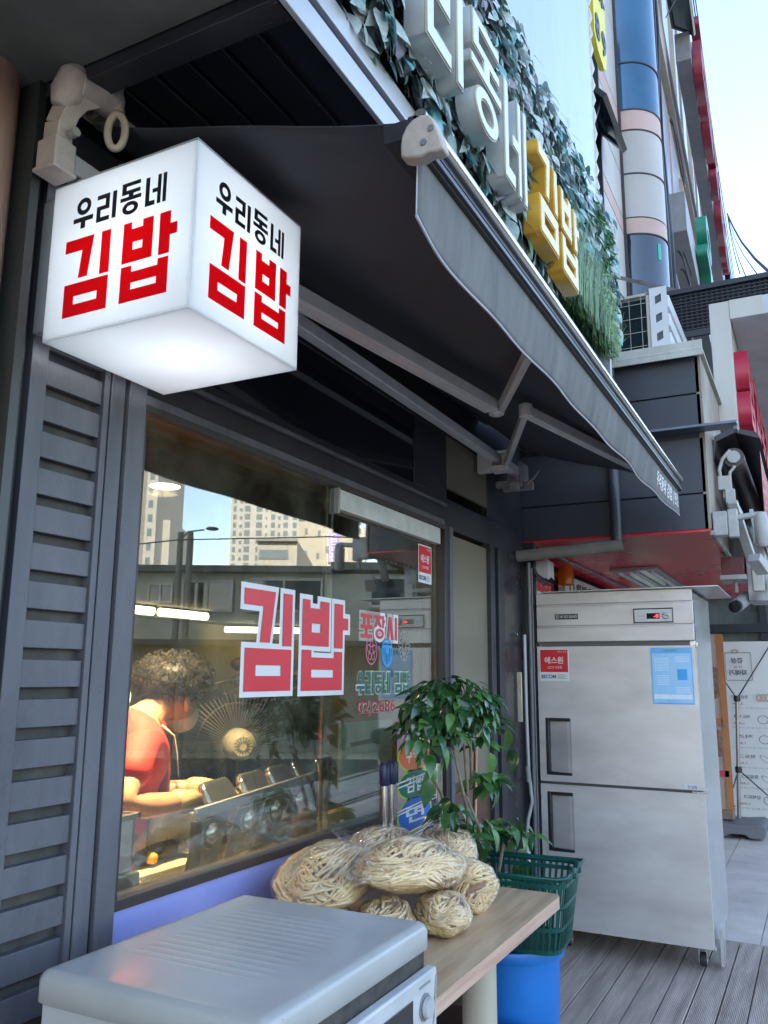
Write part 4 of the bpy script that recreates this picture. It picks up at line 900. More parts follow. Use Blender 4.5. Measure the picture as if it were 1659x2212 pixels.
b=MB(); b.tube([(4.575,1.43,0),(4.575,1.43,2.03)],.012,10); b.tube([(4.585,1.415,0),(4.585,1.415,2.0)],.005,8); b.build('tube',mat('conduit_grey',(.12,.12,.13),.4),vc,smooth=True)
# AC unit on the canopy
ac=thing('air_conditioner_unit','white outdoor air conditioner unit with a wire guarded coil on top of the slate canopy','air conditioner',(5.3,.85,3.15))
m_acw=mat('ac_white',(.60,.61,.63),.4,var=.05); m_acb=mat('ac_beige',(.45,.42,.38),.5)
MB().box(4.93,5.95,.70,1.02,3.20,3.665).build('case',m_acb,ac,bevel=.006)
MB().box(4.915,4.929,.765,.985,3.23,3.64).build('coil',mat('coil_dark',(.012,.022,.026),.9,var=.4,scale=60,spec=.05),ac)
b=MB(); 
for y in (.79,.86,.925,.98): b.beam((4.905,y,3.21),(4.905,y,3.655),.003,.003,(1,0,0))
for z in (3.25,3.34,3.43,3.52,3.61): b.beam((4.905,.765,z),(4.905,.99,z),.003,.003)
b.build('wire_guard',mat('wire_pale',(.4,.38,.34),.5),ac)
b=MB(); b.box(4.90,4.93,.985,1.0,3.2,3.67); b.box(4.90,4.93,.74,.76,3.2,3.67); b.box(4.90,4.93,.74,1.0,3.655,3.672); b.build('coil_frame',m_acb,ac,bevel=.002)
lp=[[(0,0),(1,0),(1,1),(0,1)]]
for i in range(4):
    cz=.13+i*.235; lp.append([(.32+.36*((t_%4) in(1,2)),cz+.05*(1 if t_>1 else -1)+.03*((t_%4) in(1,2))) for t_ in range(4)])
flat(lp,(4.895,.738,3.19),-Y*.10,Z*.50,-X,.004,'slotted_bracket',m_acw,ac)
MB().box(4.8995,4.905,.642,.735,3.195,3.68).build('slot_shade_sheet',mat('slot_shadow',(.06,.08,.10),.4),ac)  # dark sheet standing in for the shade inside the bracket slots
MB().box(4.905,5.9,.66,.699,3.2,3.68).build('outlet_panel',m_acw,ac,bevel=.003)
for i in range(4):
    MB().box(4.93,5.88,.630,.6595,3.215+i*.118,3.295+i*.118).build('louvre',m_acw,ac,bevel=.008)
# cabling bunch beside the sign end
cbd=thing('cable_bundle','tangled dark cables hanging down the wall past the right end of the ivy sign','cables',(4.2,1.1,3.2))
rnd.seed(9); b=MB()
for i in range(9):
    x=4.02+.05*i; p=[]; 
    for k in range(12): p.append((x+rnd.uniform(-.03,.03)+.1*math.sin(k+i),.95+rnd.uniform(-.02,.02),3.15+k*.16))
    if i<4: b.tube(p,.006,6)
b.tube([(4.0,.85,3.15),(4.0,.86,3.5),(3.99,.87,4.2),(4.0,.87,6)],.010,6); b.tube([(4.06,.9,3.1),(4.08,.92,3.6),(4.05,.9,4.4),(4.06,.9,7)],.012,6)
b.build('cables',mat('cable_black',(.015,.016,.025),.5),cbd,smooth='all')
# grey bar bolted to the wall, and mesh sign back
# black perforated panel
ms=thing('perforated_black_panel','back of a black perforated sign panel sticking out over the street','sign panel',(6.5,.4,4.1))
M0=[Vector(p) for p in ((6.5,.75,3.99),(6.5,-.45,3.99),(6.5,-.45,4.37),(6.5,.87,4.36))]
m_bm=mat('mesh_black',(.018,.02,.028),.5)
flat([[(.75,0),(-.45,0),(-.45,.38),(.87,.37)]],(6.53,0,3.99),Y,Z,-X,.01,'mesh_shade_sheet',mat('mesh_shadow',(.006,.007,.012),.7),ms)  # near-black sheet puts the shade behind the mesh holes into colour
b=MB()
for i in range(34): y=.86-i*.038; b.beam((6.50,y-.0,4.0),(6.50,y+.0,4.36),.011,.011,(1,0,0)) if y<.76 else None
for i in range(13): z=4.01+i*.028; b.beam((6.49,-.45,z),(6.49,.75+.12*(z-3.99)/.37,z),.010,.007)
b.build('mesh',m_bm,ms)
b=MB(); b.beam((6.48,-.45,4.365),(6.48,.87,4.355),.03,.04); b.beam((6.48,-.45,3.995),(6.48,.75,3.995),.03,.05); b.beam((6.48,.75,3.98),(6.48,.87,4.37),.03,.03,(1,0,0)); b.build('frame',m_bm,ms)
br=thing('steel_stay','long grey steel stay bar bolted to the tiled wall over the air conditioner','bar',(8.3,1.6,5.4))
MB().beam((8.2,1.6,5.46),(7.6,.20,4.55),.05,.03).build('bar',mat('stay_grey',(.25,.22,.21),.6,var=.3),br)
MB().box(8.15,8.27,1.55,1.6,5.38,5.52).build('anchor_plate',mat('stay_grey',(.25,.22,.21),.6),br)
# white frame sign with red channel letters
wfz=thing('white_frame_sign','tall white box frame with rust stains and red box letters on it','sign',(5.8,.4,3))
m_wfr=mat('frame_white',(.55,.54,.50),.45,c2=(.46,.42,.36,1),scale=3,stretch=(1,1,.3),var=.1)
m_wso=mat('frame_soffit',(.50,.52,.54),.5)
MB().box(5.6,13,.345,.47,2.96,3.83).build('fascia',m_wfr,wfz,bevel=.004)
MB().box(5.6,13,-.60,.344,3.70,3.83).build('roof_box',m_wso,wfz,bevel=.004)
MB().box(5.595,5.6,.145,.344,3.70,3.83).build('end_face',m_wfr,wfz)
for x in (6.3,7.8,9.4): 
    q=MB().box(x,x+.28,-.02,.10,3.665,3.699).build('spot_lamp',mat('lamp_housing',(.25,.25,.26),.4),wfz,bevel=.003)
m_rch=mat('channel_red',(.42,.02,.05),.4,var=.15,scale=4); 
z=3.48
for i,(g,x) in enumerate((('bap',5.68),('gim',6.3),('dong',6.95),('ri',7.6),('ne',8.2),('bap',8.8),('u',9.4),('gim',10.0),('ri',10.6))):
    glyph(g,(x,.344,3.0),X,Z,-Y,.50,.50,.08,'box_letter',m_rch,wfz)
# folded neighbour awning with cover, roller, bracket, gear box
na=thing('folded_awning','closed neighbour awning with a brown hood, pale brackets and red striped cloth','awning',(5.4,.3,2.5))
m_hood=mat('hood_dark',(.035,.035,.04),.5)
m_cas=mat('cast_grey',(.38,.38,.37),.45,var=.15,scale=15)
hp_=[(.46,2.62),(.44,2.76),(.34,2.80),(.22,2.76),(.20,2.72),(.33,2.77),(.43,2.73),(.45,2.62)]
MB().prism(hp_,(5.0,0,0),Y,Z,X,3.4).build('hood',m_hood,na,smooth=True)
MB().tube([(5.02,.345,2.63),(8.3,.345,2.63)],.055,20).build('roller',mat('roller_brown',(.07,.045,.045),.5),na,smooth=True)
MB().tube([(5.0,.345,2.63),(5.025,.345,2.63)],.035,20).build('roller_end',m_cas,na,smooth=True)
b=MB(); b.tube([(5.0+0.0,.36,2.67),(5.0,.405,2.62),(5.0,.425,2.56),(5.0,.42,2.50)],.011,8); b.tube([(5.0,.34,2.575),(5.0,.37,2.54),(5.0,.375,2.48)],.009,8); b.box(4.98,5.03,.365,.435,2.44,2.52); b.box(4.97,5.02,.35,.40,2.36,2.44); b.beam((5.0,.39,2.42),(5.9,.37,2.30),.05,.05); b.beam((5.0,.38,2.40),(5.05,.34,2.30),.03,.04); b.build('bracket',m_cas,na,bevel=.003)
MB().grid(lambda u,v:(5.2+3*u,.215+.015*math.sin(u*40)*v-.0*v,2.70-.50*v-.03*math.sin(u*8)),60,6).build('cloth',mat('striped_cloth',(.42,.05,.05),.8,c2=(.60,.35,.32,1),scale=4,stretch=(1,1,8)),na,smooth='all')
gb2=thing('awning_gear_motor','pale grey gear box and motor fixed beside the closed awning','motor',(5.1,.4,2.2))
b=MB(); b.box(4.66,4.74,.375,.447,2.13,2.26); b.box(4.67,4.73,.325,.374,2.12,2.27); b.build('gear_box',m_cas,gb2,bevel=.006)
b=MB(); b.tube([(4.7,.325,2.225),(4.7,.22,2.235)],.016,12); b.build('axle',m_cas,gb2,smooth=True)
MB().lathe([(.02,-.09),(.034,-.07),(.036,.05),(.028,.075),(.02,.09)],(4.70,.215,2.155),18).build('motor',m_cas,gb2,smooth=True)
b=MB(); b.beam((4.9,.36,2.35),(5.2,.30,2.05),.05,.03); b.beam((4.9,.27,2.30),(4.9,.25,2.10),.03,.02); b.beam((5.0,.28,2.05),(5.1,.24,1.98),.07,.05); b.build('arm',m_cas,gb2,bevel=.003)
eb_=thing('spattered_wall_box','dirty white wall box with peeling paint near the closed awning','electric box',(5.6,.3,1.95))
MB().box(5.6,5.95,.25,.36,1.86,2.22).build('plate',mat('spatter_white',(.50,.49,.48),.5,c2=(.16,.15,.15,1),scale=9,detail=1),eb_,bevel=.004)
MB().box(5.585,5.6,.265,.33,1.92,2.06).build('lid',mat('lid_ivory',(.5,.48,.42),.5),eb_,bevel=.004)
cc=thing('security_camera','small cylindrical security camera under the corner of the red canopy','camera',(5.6,.42,1.8))
b=MB(); b.box(5.55,5.75,.37,.50,2.02,2.13); b.build('mount',mat('maroon_box',(.14,.03,.035),.5),cc,bevel=.003); MB().box(5.52,5.78,.36,.51,1.99,2.018).build('mount_plate',m_cas,cc,bevel=.002)
MB().tube([(5.65,.43,1.99),(5.65,.43,1.92)],.012,8).build('stalk',m_cas,cc); q=MB(); q.tube([(5.72,.38,1.89),(5.55,.43,1.83)],.042,18); cq=q.build('housing',mat('camera_grey',(.30,.30,.31),.4),cc,smooth=True)
MB().tube([(5.55,.43,1.83),(5.52,.438,1.82)],.036,18).build('lens',mat('lens_black',(.01,.01,.012),.1),cq,smooth=True)
# ================= INTERIOR =================
m_tube=mat('lit_tube',(.9,.85,.7),.5,emit=(1,.78,.42),es=3.5)
def tubelamp(p,q,label):
    t=thing('fluorescent_lamp',label,'ceiling lamp',((p[0]+q[0])/2,(p[1]+q[1])/2,p[2]),'lit fluorescent lamps inside the shop')
    MB().tube([p,q],.045,12).build('tube',m_tube,t,smooth=True)
    MB().beam(Vector(p)+Z*.055,Vector(q)+Z*.055,.12,.03).build('fitting',m_ceil,t)
tubelamp((6.0,6.5,2.07),(7.08,6.5,2.07),'lit yellow tube lamp nearest the left edge of the window')
tubelamp((7.2,6.5,2.07),(8.0,6.5,2.07),'lit yellow tube lamp second from the left, ending over the cook')
tubelamp((10.0,7.75,2.04),(11.3,7.1,2.07),'lit tube lamp farthest right, seen behind the big red window letters')
dl=thing('round_downlight','small bright round ceiling lamp seen high in the left part of the window','ceiling lamp',(2.49,2.26,2.12))
MB().lathe([(.058,-.002),(.060,0)],(2.49,2.26,2.1285),28).build('diffuser',mat('lit_disc',(.9,.9,.8),.5,emit=(1,.93,.75),es=3.5),dl,smooth=True)
MB().lathe([(.062,-.0015),(.075,.0)],(2.49,2.26,2.1298),28).build('ring',m_ceil,dl,smooth=True)
l=bpy.data.lights.new('downlight','AREA'); l.shape='DISK'; l.size=.12; l.energy=1.6; l.color=(1,.74,.42); lo_=bpy.data.objects.new('downlight_lamp',l); col.objects.link(lo_); lo_.parent=dl; lo_.location=(0,0,-.02)
board_fill=thing('round_downlight','added ceiling lamp hidden behind the window head, brightening the cutting board and cook','ceiling lamp',(1.95,1.66,2.115))  # extra lamp kept out of sight, added to light the board and cook
MB().lathe([(.045,-.002),(.047,0)],(1.95,1.66,2.1285),28).build('diffuser',mat('lit_disc',(.9,.9,.8),.5),board_fill,smooth=True)
l=bpy.data.lights.new('downlight','AREA'); l.shape='DISK'; l.size=.14; l.spread=R(85); l.energy=10; l.color=(1,.74,.42); lo_=bpy.data.objects.new('downlight_lamp',l); col.objects.link(lo_); lo_.parent=board_fill; lo_.location=(0,0,-.02); lo_.rotation_euler=(R(22),0,0)
for x,y,e in ((7.0,6.3,6),):
    l=bpy.data.lights.new('tube_glow','AREA'); l.shape='RECTANGLE'; l.size=1.8; l.size_y=.1; l.energy=e; l.color=(1,.78,.45); o=bpy.data.objects.new('tube_glow',l); col.objects.link(o); o.location=(x,y,2.0)
m_steel=mat('kitchen_steel',(.42,.43,.42),.28,metal=.9,rvar=.08)
m_cnt=mat('counter_steel',(.30,.30,.27),.3,metal=.6)
ct=thing('kitchen_counter','steel preparation counter along the inside of the window','counter',(2.4,1.85,0))
MB().box(1.22,4.2,1.53,1.87,.80,.825).build('counter_top',m_cnt,ct,bevel=.003)
MB().box(1.24,4.18,1.55,1.75,.0,.799).build('cabinet',m_dark,ct)
# board with rice roll
bd=thing('cutting_board','yellowish cutting board carrying a black rice roll at the lower left of the window','board',(1.85,1.85,.83))
MB().box(1.78,2.22,1.69,1.86,.827,.858).build('board',mat('board_cream',(.60,.48,.26),.5),bd,bevel=.003)
rr_=thing('rice_roll','dark seaweed rice roll with a sliced yellow end lying on the cutting board','rice roll',(1.88,1.86,.86))
MB().tube([(1.93,1.765,.882),(2.02,1.775,.886),(2.14,1.79,.884)],[.022,.026,.024],16).build('seaweed',mat('seaweed',(.018,.02,.012),.35,bump=.5,bscale=60),rr_,smooth=True)
MB().ell((1.955,1.745,.882),(.02,.02,.018),12,8).build('filling',mat('egg_yellow',(.62,.36,.05),.5),rr_,smooth=True)
# steel containers with tilted lids in a frame
gs=thing('steel_rail','black edged steel guard frame around the row of food containers','rail',(2.3,1.6,.85))
rd=Vector((.97,.20,0)).normalized(); rn=Vector((-rd.y,rd.x,0))
b=MB(); b.beam((1.92,1.565,1.018),(3.05,1.80,1.018),.012,.032); b.build('top_bar',mat('rail_bright',(.55,.56,.55),.35,metal=.5),gs,bevel=.002)
b=MB(); b.beam((1.925,1.565,.83),(1.925,1.565,1.002),.020,.026,(1,0,0)); b.beam((3.04,1.80,.83),(3.04,1.80,1.002),.018,.022,(1,0,0)); b.build('upright',mat('upright_dark',(.05,.045,.04),.4),gs,bevel=.002)
desc=['nearest to the cook','second from the cook','third from the cook','fourth from the cook, in front of the sash edge','fifth from the cook, right of the sash edge']
m_mir=mat('lid_mirror',(.62,.64,.64),.16,metal=.9,rvar=.05)
def container(lx,ly,kx,ky,lab):
    c=thing('food_container','steel food container with tilted lid, '+lab,'container',(lx+.1,ly,.83),'row of steel food containers behind the window')
    O=Vector((lx,ly,1.0)); U=rd; Nn=(-rn*.85+Z*.5).normalized(); V=Nn.cross(U); V=V if V.z>0 else -V
    MB().prism([(0,0),(.195,0),(.195,.05),(.175,.075),(.02,.075),(0,.05)],O,U,V,Nn,.028).build('lid',m_mir,c,bevel=.010,seg=3)
    b=MB(); b.obox(O+U*.0975+rn*.10-Z*.07,U*.095,rn*.09,Z*.06); b.build('pan',m_steel,c,bevel=.006)
    K=Vector((kx,ky,.955)); k=MB(); k.obox(K+U*.01+rn*.012-Z*.03,U*.098,(-rn*.25+Z).normalized()*.075,(rn+Z*.25).normalized()*.003); k.build('front_lid',mat('front_lid_steel',(.20,.21,.21),.3,metal=.7),c,bevel=.003)
    q=MB(); q.ell(K-rn*.006,(.030,.018,.030),18,12); q.build('lid_knob',m_mir,c,smooth=True)
    q=MB(); q.tube([K+U*math.cos(t*math.pi/10)*.042+Z*math.sin(t*math.pi/10)*.042 for t in range(21)],.0035,6,caps=False); q.build('lid_ring',m_steel,c,smooth='all')
for i in range(5): container((2.10,2.34,2.56,2.78,3.01)[i],1.68+.04*i,(2.01,2.25,2.46,2.68,2.91)[i],1.585+.045*i,desc[i])
# fan
fn=thing('wall_fan','large standing fan with a pale motor housing behind the food containers','fan',(2.7,1.95,.4))
fc=Vector((2.66,1.98,1.14)); fd=Vector((.70,.71,0)).normalized(); fs_=fd.cross(Z)
def ringv(r,o,n=48): return [fc+fd*o+(fs_*math.cos(2*math.pi*i/n)+Z*math.sin(2*math.pi*i/n))*r for i in range(n+1)]
m_fg=mat('fan_grille',(.13,.12,.10),.4)
b=MB(); b.tube(ringv(.235,.08),.006,6,caps=False); b.tube(ringv(.15,.03),.003,5,caps=False); b.tube(ringv(.19,.05),.002,5,caps=False)
for i in range(72):
    a=2*math.pi*i/72; d_=fs_*math.cos(a)+Z*math.sin(a); b.tube([fc+d_*.06+fd*.0,fc+d_*.16+fd*.01,fc+d_*.235+fd*.08],.0018,4,caps=False)
b.build('grille',m_fg,fn,smooth='all')
b=MB()
for i in range(3):
    a=2*math.pi*i/3+.4
    def bl(u,v,a=a): q=a+(u-.5)*1.2; r=.05+.17*v; return fc+fd*(.05+.04*(u-.5))+(fs_*math.cos(q)+Z*math.sin(q))*r
    b.grid(bl,8,4)
b.build('blade',mat('fan_blade',(.02,.02,.02),.3),fn,smooth='all')
b=MB(); b.tube([fc+fd*.03,fc-fd*.05,fc-fd*.10,fc-fd*.12],[.06,.058,.052,.035],24); b.build('motor_housing',mat('fan_cream',(.42,.38,.28),.4),fn,smooth=True)
b=MB()
for i in range(16):
    a=2*math.pi*i/16; d_=fs_*math.cos(a)+Z*math.sin(a); b.beam(fc-fd*.1215+d_*.014,fc-fd*.118+d_*.034,.004,.004)
b.build('vent_slots',m_fg,fn)
MB().tube([fc+Z*-.06,Vector((2.66,1.99,.1))],.016,12).build('stand',m_fg,fn)
# small things on the left
sb=thing('white_crate','white plastic slotted crate at the left edge of the window beside the cook','crate',(1.62,1.62,.98))
b=MB(); b.box(1.52,1.68,1.56,1.565,.93,1.05); b.box(1.52,1.68,1.70,1.705,.93,1.05); b.box(1.52,1.525,1.56,1.70,.93,1.05); 
b.box(1.675,1.68,1.56,1.70,.93,.95); b.box(1.675,1.68,1.56,1.70,1.03,1.05)
for i in range(6): b.box(1.675,1.68,1.56+i*.027,1.572+i*.027,.95,1.03)
b.box(1.52,1.68,1.56,1.70,.92,.93); b.box(1.51,1.69,1.55,1.556,1.045,1.056); b.box(1.684,1.69,1.55,1.71,1.045,1.056)
b.build('crate_wall',mat('crate_white',(.55,.50,.48),.4,transl=.2),sb)
sc_=thing('grey_scale_box','dark grey metal box below the white crate at the left end of the counter','box',(1.58,1.6,.83))
MB().box(1.50,1.69,1.54,1.66,.826,.918).build('body',mat('box_grey',(.10,.115,.115),.35,metal=.3),sc_,bevel=.004)
bw=thing('orange_bowl','small orange bowl next to the grey box in the window corner','bowl',(1.73,1.66,.85))
MB().lathe([(.02,0),(.036,.015),(.045,.045),(.041,.045),(.03,.015),(0,.006)],(1.735,1.64,.827),24,cap=False).build('bowl',mat('bowl_orange',(.6,.22,.08),.4),bw,smooth=True)
ck=thing('wall_clock','small round clock at the left edge of the window behind the cook','clock',(2.0,1.95,1.32))
MB().lathe([(.042,0),(.046,.02)],(2.03,1.97,1.325),28,'y').build('case',mat('clock_rim',(.05,.06,.06),.4),ck,smooth=True)
MB().lathe([(.038,-.003),(.038,.0)],(2.03,1.97,1.325),28,'y').build('face',mat('clock_face',(.5,.55,.45),.4),ck)
MB().box(2.028,2.031,1.964,1.966,1.325,1.352).build('hand',m_blk,ck)
ps=thing('orange_picture','orange poster on the wall at the left edge of the window','poster',(2.3,2.2,1.38))
MB().box(1.9,2.32,2.25,2.26,1.29,1.46).build('sheet',mat('poster_orange',(.60,.22,.03),.5),ps)
tb_=thing('mint_board','mint green board standing inside behind the potted plant','board',(3.1,1.7,1))
MB().box(2.78,3.2,1.60,1.615,.98,1.22).build('board',mat('mint',(.30,.46,.36),.5),tb_); 
yb=thing('yellow_box','yellow cardboard box on the counter behind the potted plant','box',(3.0,1.62,.83))
MB().box(2.62,3.1,1.56,1.60,.826,.925).build('box',mat('kraft_yellow',(.42,.30,.07),.6),yb)
sk2=thing('produce_sacks','heap of brown wrapped food packs behind the glass right of the containers','sacks',(2.9,1.6,.85))
b=MB(); rnd.seed(2)
for i in range(9): b.ell((2.62+.09*i,1.72+.02*math.sin(i*3),.87+.03*math.sin(i*2)),(.07,.06,.05),12,8)
b.build('packs',mat('pack_brown',(.09,.065,.04),.35,var=.4,scale=20,bump=.6,bscale=40),sk2,smooth='all')
egg=thing('egg_tray_stack','dim stack of brown egg trays seen through the right half of the window','egg trays',(3.2,2.2,1.1))
b=MB()
for r in range(3):
    for i in range(7): b.ell((2.95+.1*i,2.2,1.30+.07*r),(.045,.04,.03),8,6)
b.box(2.9,3.65,2.2,2.3,1.0,1.28); b.build('trays',mat('egg_brown',(.10,.06,.04),.6),egg,smooth='all')

# ================= THE COOK =================
pr=thing('person','cook with curly dark hair, pale mask, red shirt and apron bending over the counter','person',(2.05,2.02,0))
m_skin=mat('skin',(.50,.25,.14),.5,var=.06,scale=20)
m_shirt=mat('shirt_red',(.62,.03,.02),.75,var=.08,scale=8,bump=.2,bscale=12)
m_apron=mat('apron_dark_red',(.25,.012,.018),.8,var=.15,scale=8,bump=.2,bscale=12)
m_hair=mat('hair_brown',(.008,.005,.004),.6,c2=(.020,.012,.008,1),scale=30,bump=.8,bscale=30)
m_glv=mat('thin_glove',(.55,.42,.22),.3,transl=.2,var=.1,scale=20,bump=.5,bscale=40)
def skin(name,verts,edges,m,parent,root=0,lv=2):
    me=bpy.data.meshes.new(name); o=bpy.data.objects.new(name,me); col.objects.link(o); o.parent=parent
    k=off(o); me.from_pydata([tuple(Vector(v[0])-k) for v in verts],edges,[]); me.materials.append(m)
    md=o.modifiers.new('skin','SKIN'); md.use_smooth_shade=True
    dat=me.skin_vertices[0].data if me.skin_vertices else None
    if dat is None: 
        me.attributes; 
    for i,v in enumerate(verts):
        r=v[1]; r=(r,r) if not isinstance(r,tuple) else r; me.skin_vertices[0].data[i].radius=r; me.skin_vertices[0].data[i].use_root=(i==root)
    s=o.modifiers.new('sub','SUBSURF'); s.levels=lv; s.render_levels=lv
    # freeze to a real mesh
    dg=bpy.context.evaluated_depsgraph_get(); nm=bpy.data.meshes.new_from_object(o.evaluated_get(dg)); o.modifiers.clear(); o.data=nm; nm.name=name
    if not nm.materials: nm.materials.append(m)
    for p in nm.polygons: p.use_smooth=True
    return o
P_=Vector

body=[((2.04,2.03,.88),(.14,.17)),((2.04,2.02,1.00),(.125,.16)),((2.06,2.01,1.12),(.125,.16)),((2.10,2.0,1.20),(.105,.155)),((2.165,1.99,1.262),(.050,.055)),((2.225,1.985,1.290),(.048,.048)),
 ((2.285,1.985,1.315),(.088,.075)),((2.325,1.985,1.285),(.074,.064)),((2.355,1.985,1.250),(.046,.042)),
 ((2.02,1.87,1.205),.050),((1.93,1.81,1.12),.045),((1.85,1.77,1.035),.042),((1.98,1.76,1.02),.038),((2.10,1.76,1.022),.028),((2.165,1.765,1.02),(.034,.018)),
 ((2.11,2.14,1.205),.052),((2.09,2.18,1.10),.046),((2.10,2.12,1.02),.042),((2.22,1.98,1.02),.034),((2.32,1.86,1.03),.026),((2.35,1.82,1.03),(.034,.018)),
 ((2.04,1.96,.70),.095),((2.04,1.95,.45),.065),((2.04,1.94,.10),.045),((2.12,1.94,.05),.035),
 ((2.04,2.10,.70),.095),((2.04,2.11,.45),.065),((2.04,2.12,.10),.045),((2.12,2.12,.05),.035)]
be=[(0,1),(1,2),(2,3),(3,4),(4,5),(5,6),(6,7),(7,8),(3,9),(9,10),(10,11),(11,12),(12,13),(13,14),(3,15),(15,16),(16,17),(17,18),(18,19),(19,20),(0,21),(21,22),(22,23),(23,24),(0,25),(25,26),(26,27),(27,28)]
# fingers of both gloved hands
hand=[]
def fingers(base,wr,side):
    global body,be
    b0=P_(base); d=(b0-P_(wr)).normalized(); s=d.cross(Z).normalized()
    for k,(o_,L) in enumerate(((-.024,.052),(-.008,.060),(.008,.056),(.024,.044))):
        i0=len(hv); p=b0+s*o_+d*.015; hv.append((tuple(p),.009)); hv.append((tuple(p+d*L*.5-Z*.012),.0085)); hv.append((tuple(p+d*L*.8-Z*.03),.0075)); he.append((hb,i0)); he.append((i0,i0+1)); he.append((i0+1,i0+2))
    i0=len(hv); p=b0-d*.02+s*side*.03; hv.append((tuple(p),.011)); hv.append((tuple(p+d*.03+s*side*.012-Z*.015),.009)); hv.append((tuple(p+d*.055-Z*.03),.008)); he.append((hb,i0)); he.append((i0,i0+1)); he.append((i0+1,i0+2))
bo=skin('body',body,be,m_skin,pr)
for (a,b_,sd_) in ((14,12,1),(20,18,-1)):
    w0=P_(body[a-2][0]).lerp(P_(body[a-1][0]),.55); w1=P_(body[a-1][0]); pm=P_(body[a][0])
    hv=[(tuple(w0),.044),(tuple(w1),.036),(tuple(pm),(.042,.022))]; he=[(0,1),(1,2)]; hb=2
    fingers(pm,w1,sd_); skin('glove',hv,he,m_glv,pr)
# shirt: torso, collar and short sleeves
sh=[((2.04,2.03,.86),(.155,.185)),((2.04,2.02,1.00),(.140,.175)),((2.055,2.01,1.12),(.142,.18)),((2.09,2.0,1.20),(.122,.17)),((2.155,1.99,1.25),(.068,.075)),((2.02,1.865,1.205),.064),((1.935,1.812,1.14),.062),((1.885,1.785,1.085),.062),((2.11,2.15,1.205),.064),((2.09,2.19,1.13),.064),((2.09,2.18,1.08),.064)]
skin('shirt',sh,[(0,1),(1,2),(2,3),(3,4),(3,5),(5,6),(6,7),(3,8),(8,9),(9,10)],m_shirt,pr)
MB().tube([(2.12,1.93,1.265),(2.175,1.925,1.235),(2.21,1.95,1.205),(2.23,1.99,1.19)],.012,8).build('collar',m_shirt,pr,smooth='all')
ap=[((2.12,2.02,.74),(.13,.16)),((2.12,2.02,.88),(.125,.165)),((2.12,2.01,1.0),(.12,.16)),((2.145,2.0,1.12),(.115,.13)),((2.18,1.99,1.20),(.080,.095))]
skin('apron',ap,[(0,1),(1,2),(2,3),(3,4)],m_apron,pr)
MB().tube([(2.15,1.905,1.235),(2.20,1.895,1.20),(2.225,1.90,1.14),(2.23,1.895,1.07)],.0035,6).build('apron_cord',mat('cord_cream',(.5,.45,.35),.6),pr,smooth='all')
# head features
ms2=MB().ell((0,0,0),(.050,.057,.056),20,14)
ax_f=(P_((2.355,1.985,1.25))-P_((2.285,1.985,1.315))).normalized(); Rm=ax_f.to_track_quat('X','Z').to_matrix()
q=MB(); q.add([Rm@Vector(v)+P_((2.340,1.985,1.252)) for v in ms2.v],ms2.f); q.build('mask',mat('mask_white',(.72,.68,.60),.7,bump=.1),pr,smooth='all')
MB().tube([(2.335,1.925,1.272),(2.285,1.905,1.290),(2.272,1.907,1.31)],.0025,6).build('ear_loop',mat('cord_cream',(.5,.45,.35),.6),pr)
q=MB(); q.ell((2.268,1.905,1.297),(.016,.010,.026),12,10); q.build('ear',m_skin,pr,smooth='all')
q=MB(); 
for s in (-.03,.03): q.ell((2.368,1.985+s,1.312),(.009,.012,.006),10,8)
q.build('eye',mat('eye_dark',(.03,.02,.02),.2),pr,smooth='all')
q=MB(); q.ell((2.378,1.985,1.288),(.014,.012,.016),10,8); q.build('nose',m_skin,pr,smooth='all')
# curly hair: a bumpy cap plus many curls
so=Vector((3,1,4)); hb_=MB().ell((2.290,1.99,1.385),(.140,.125,.085),36,24,lambda d:(1+.10*noise.noise(d*4+so)+.05*noise.noise(d*11+so))*(1 if d.z>-.35 else .9))
rnd.seed(8)
for i in range(1100):
    d=Vector((rnd.gauss(0,1),rnd.gauss(0,1),rnd.gauss(.25,.8))).normalized(); p=Vector((2.290,1.99,1.385))+Vector((d.x*.140,d.y*.125,d.z*.087)); a=d.orthogonal().normalized(); b_=d.cross(a); r=rnd.uniform(.005,.010); ph=rnd.uniform(0,6)
    hb_.tube([p+a*math.cos(ph+k*.9)*r+b_*math.sin(ph+k*.9)*r+d*(.004*k-.01) for k in range(7)],.0013,4,caps=False)
hb_.build('hair',m_hair,pr,smooth='all')
# ================= UPPER TILED BUILDING WITH ROUND BAY =================
tbd=thing('tiled_building','cream tiled building with pink bands and a round blue glass bay above the air conditioner','building',(8,1.6,3))
m_tile2=mat('cream_tile',(.44,.40,.37),.5,c2=(.50,.47,.44,1),scale=1.2,stretch=(1,1,.3),rvar=.06)
m_pnk=mat('pink_tile',(.50,.33,.28),.5,c2=(.55,.38,.33,1),scale=1.2)
m_jt=mat('tile_joint',(.06,.05,.05),.8)
m_bgl=mat('blue_glass',(.015,.085,.17),.08,metal=.2,c2=(.03,.14,.25,1),scale=.8,rvar=.03,spec=.8)
m_dgl=mat('dark_blue_glass',(.015,.03,.05),.06,spec=.9,rvar=.02)
W0=1.6
MB().box(3.95,13.2,W0+.03,12,2.16,18).build('core',m_jt,tbd)
zb=[(3.2,4.2,0),(4.21,5.2,0),(5.21,6.34,0),(6.355,6.545,1),(6.56,7.10,0),(7.115,7.66,0),(7.675,7.93,1),(7.945,9.0,0),(9.01,10.1,0),(10.11,11.2,0),(11.21,12.3,0),(12.31,12.5,1),(12.51,13.4,0),(13.41,14.2,1),(14.21,17.9,0)]
for z0,z1,c in zb:
    for x0_,x1_ in ((4.0,6.895),(7.95,9.03),(10.1,13.18)):
        MB().box(x0_,x1_,W0,W0+.04,z0,z1).build('pink_band' if c else 'tile_wall',m_pnk if c else m_tile2,tbd,bevel=.003)
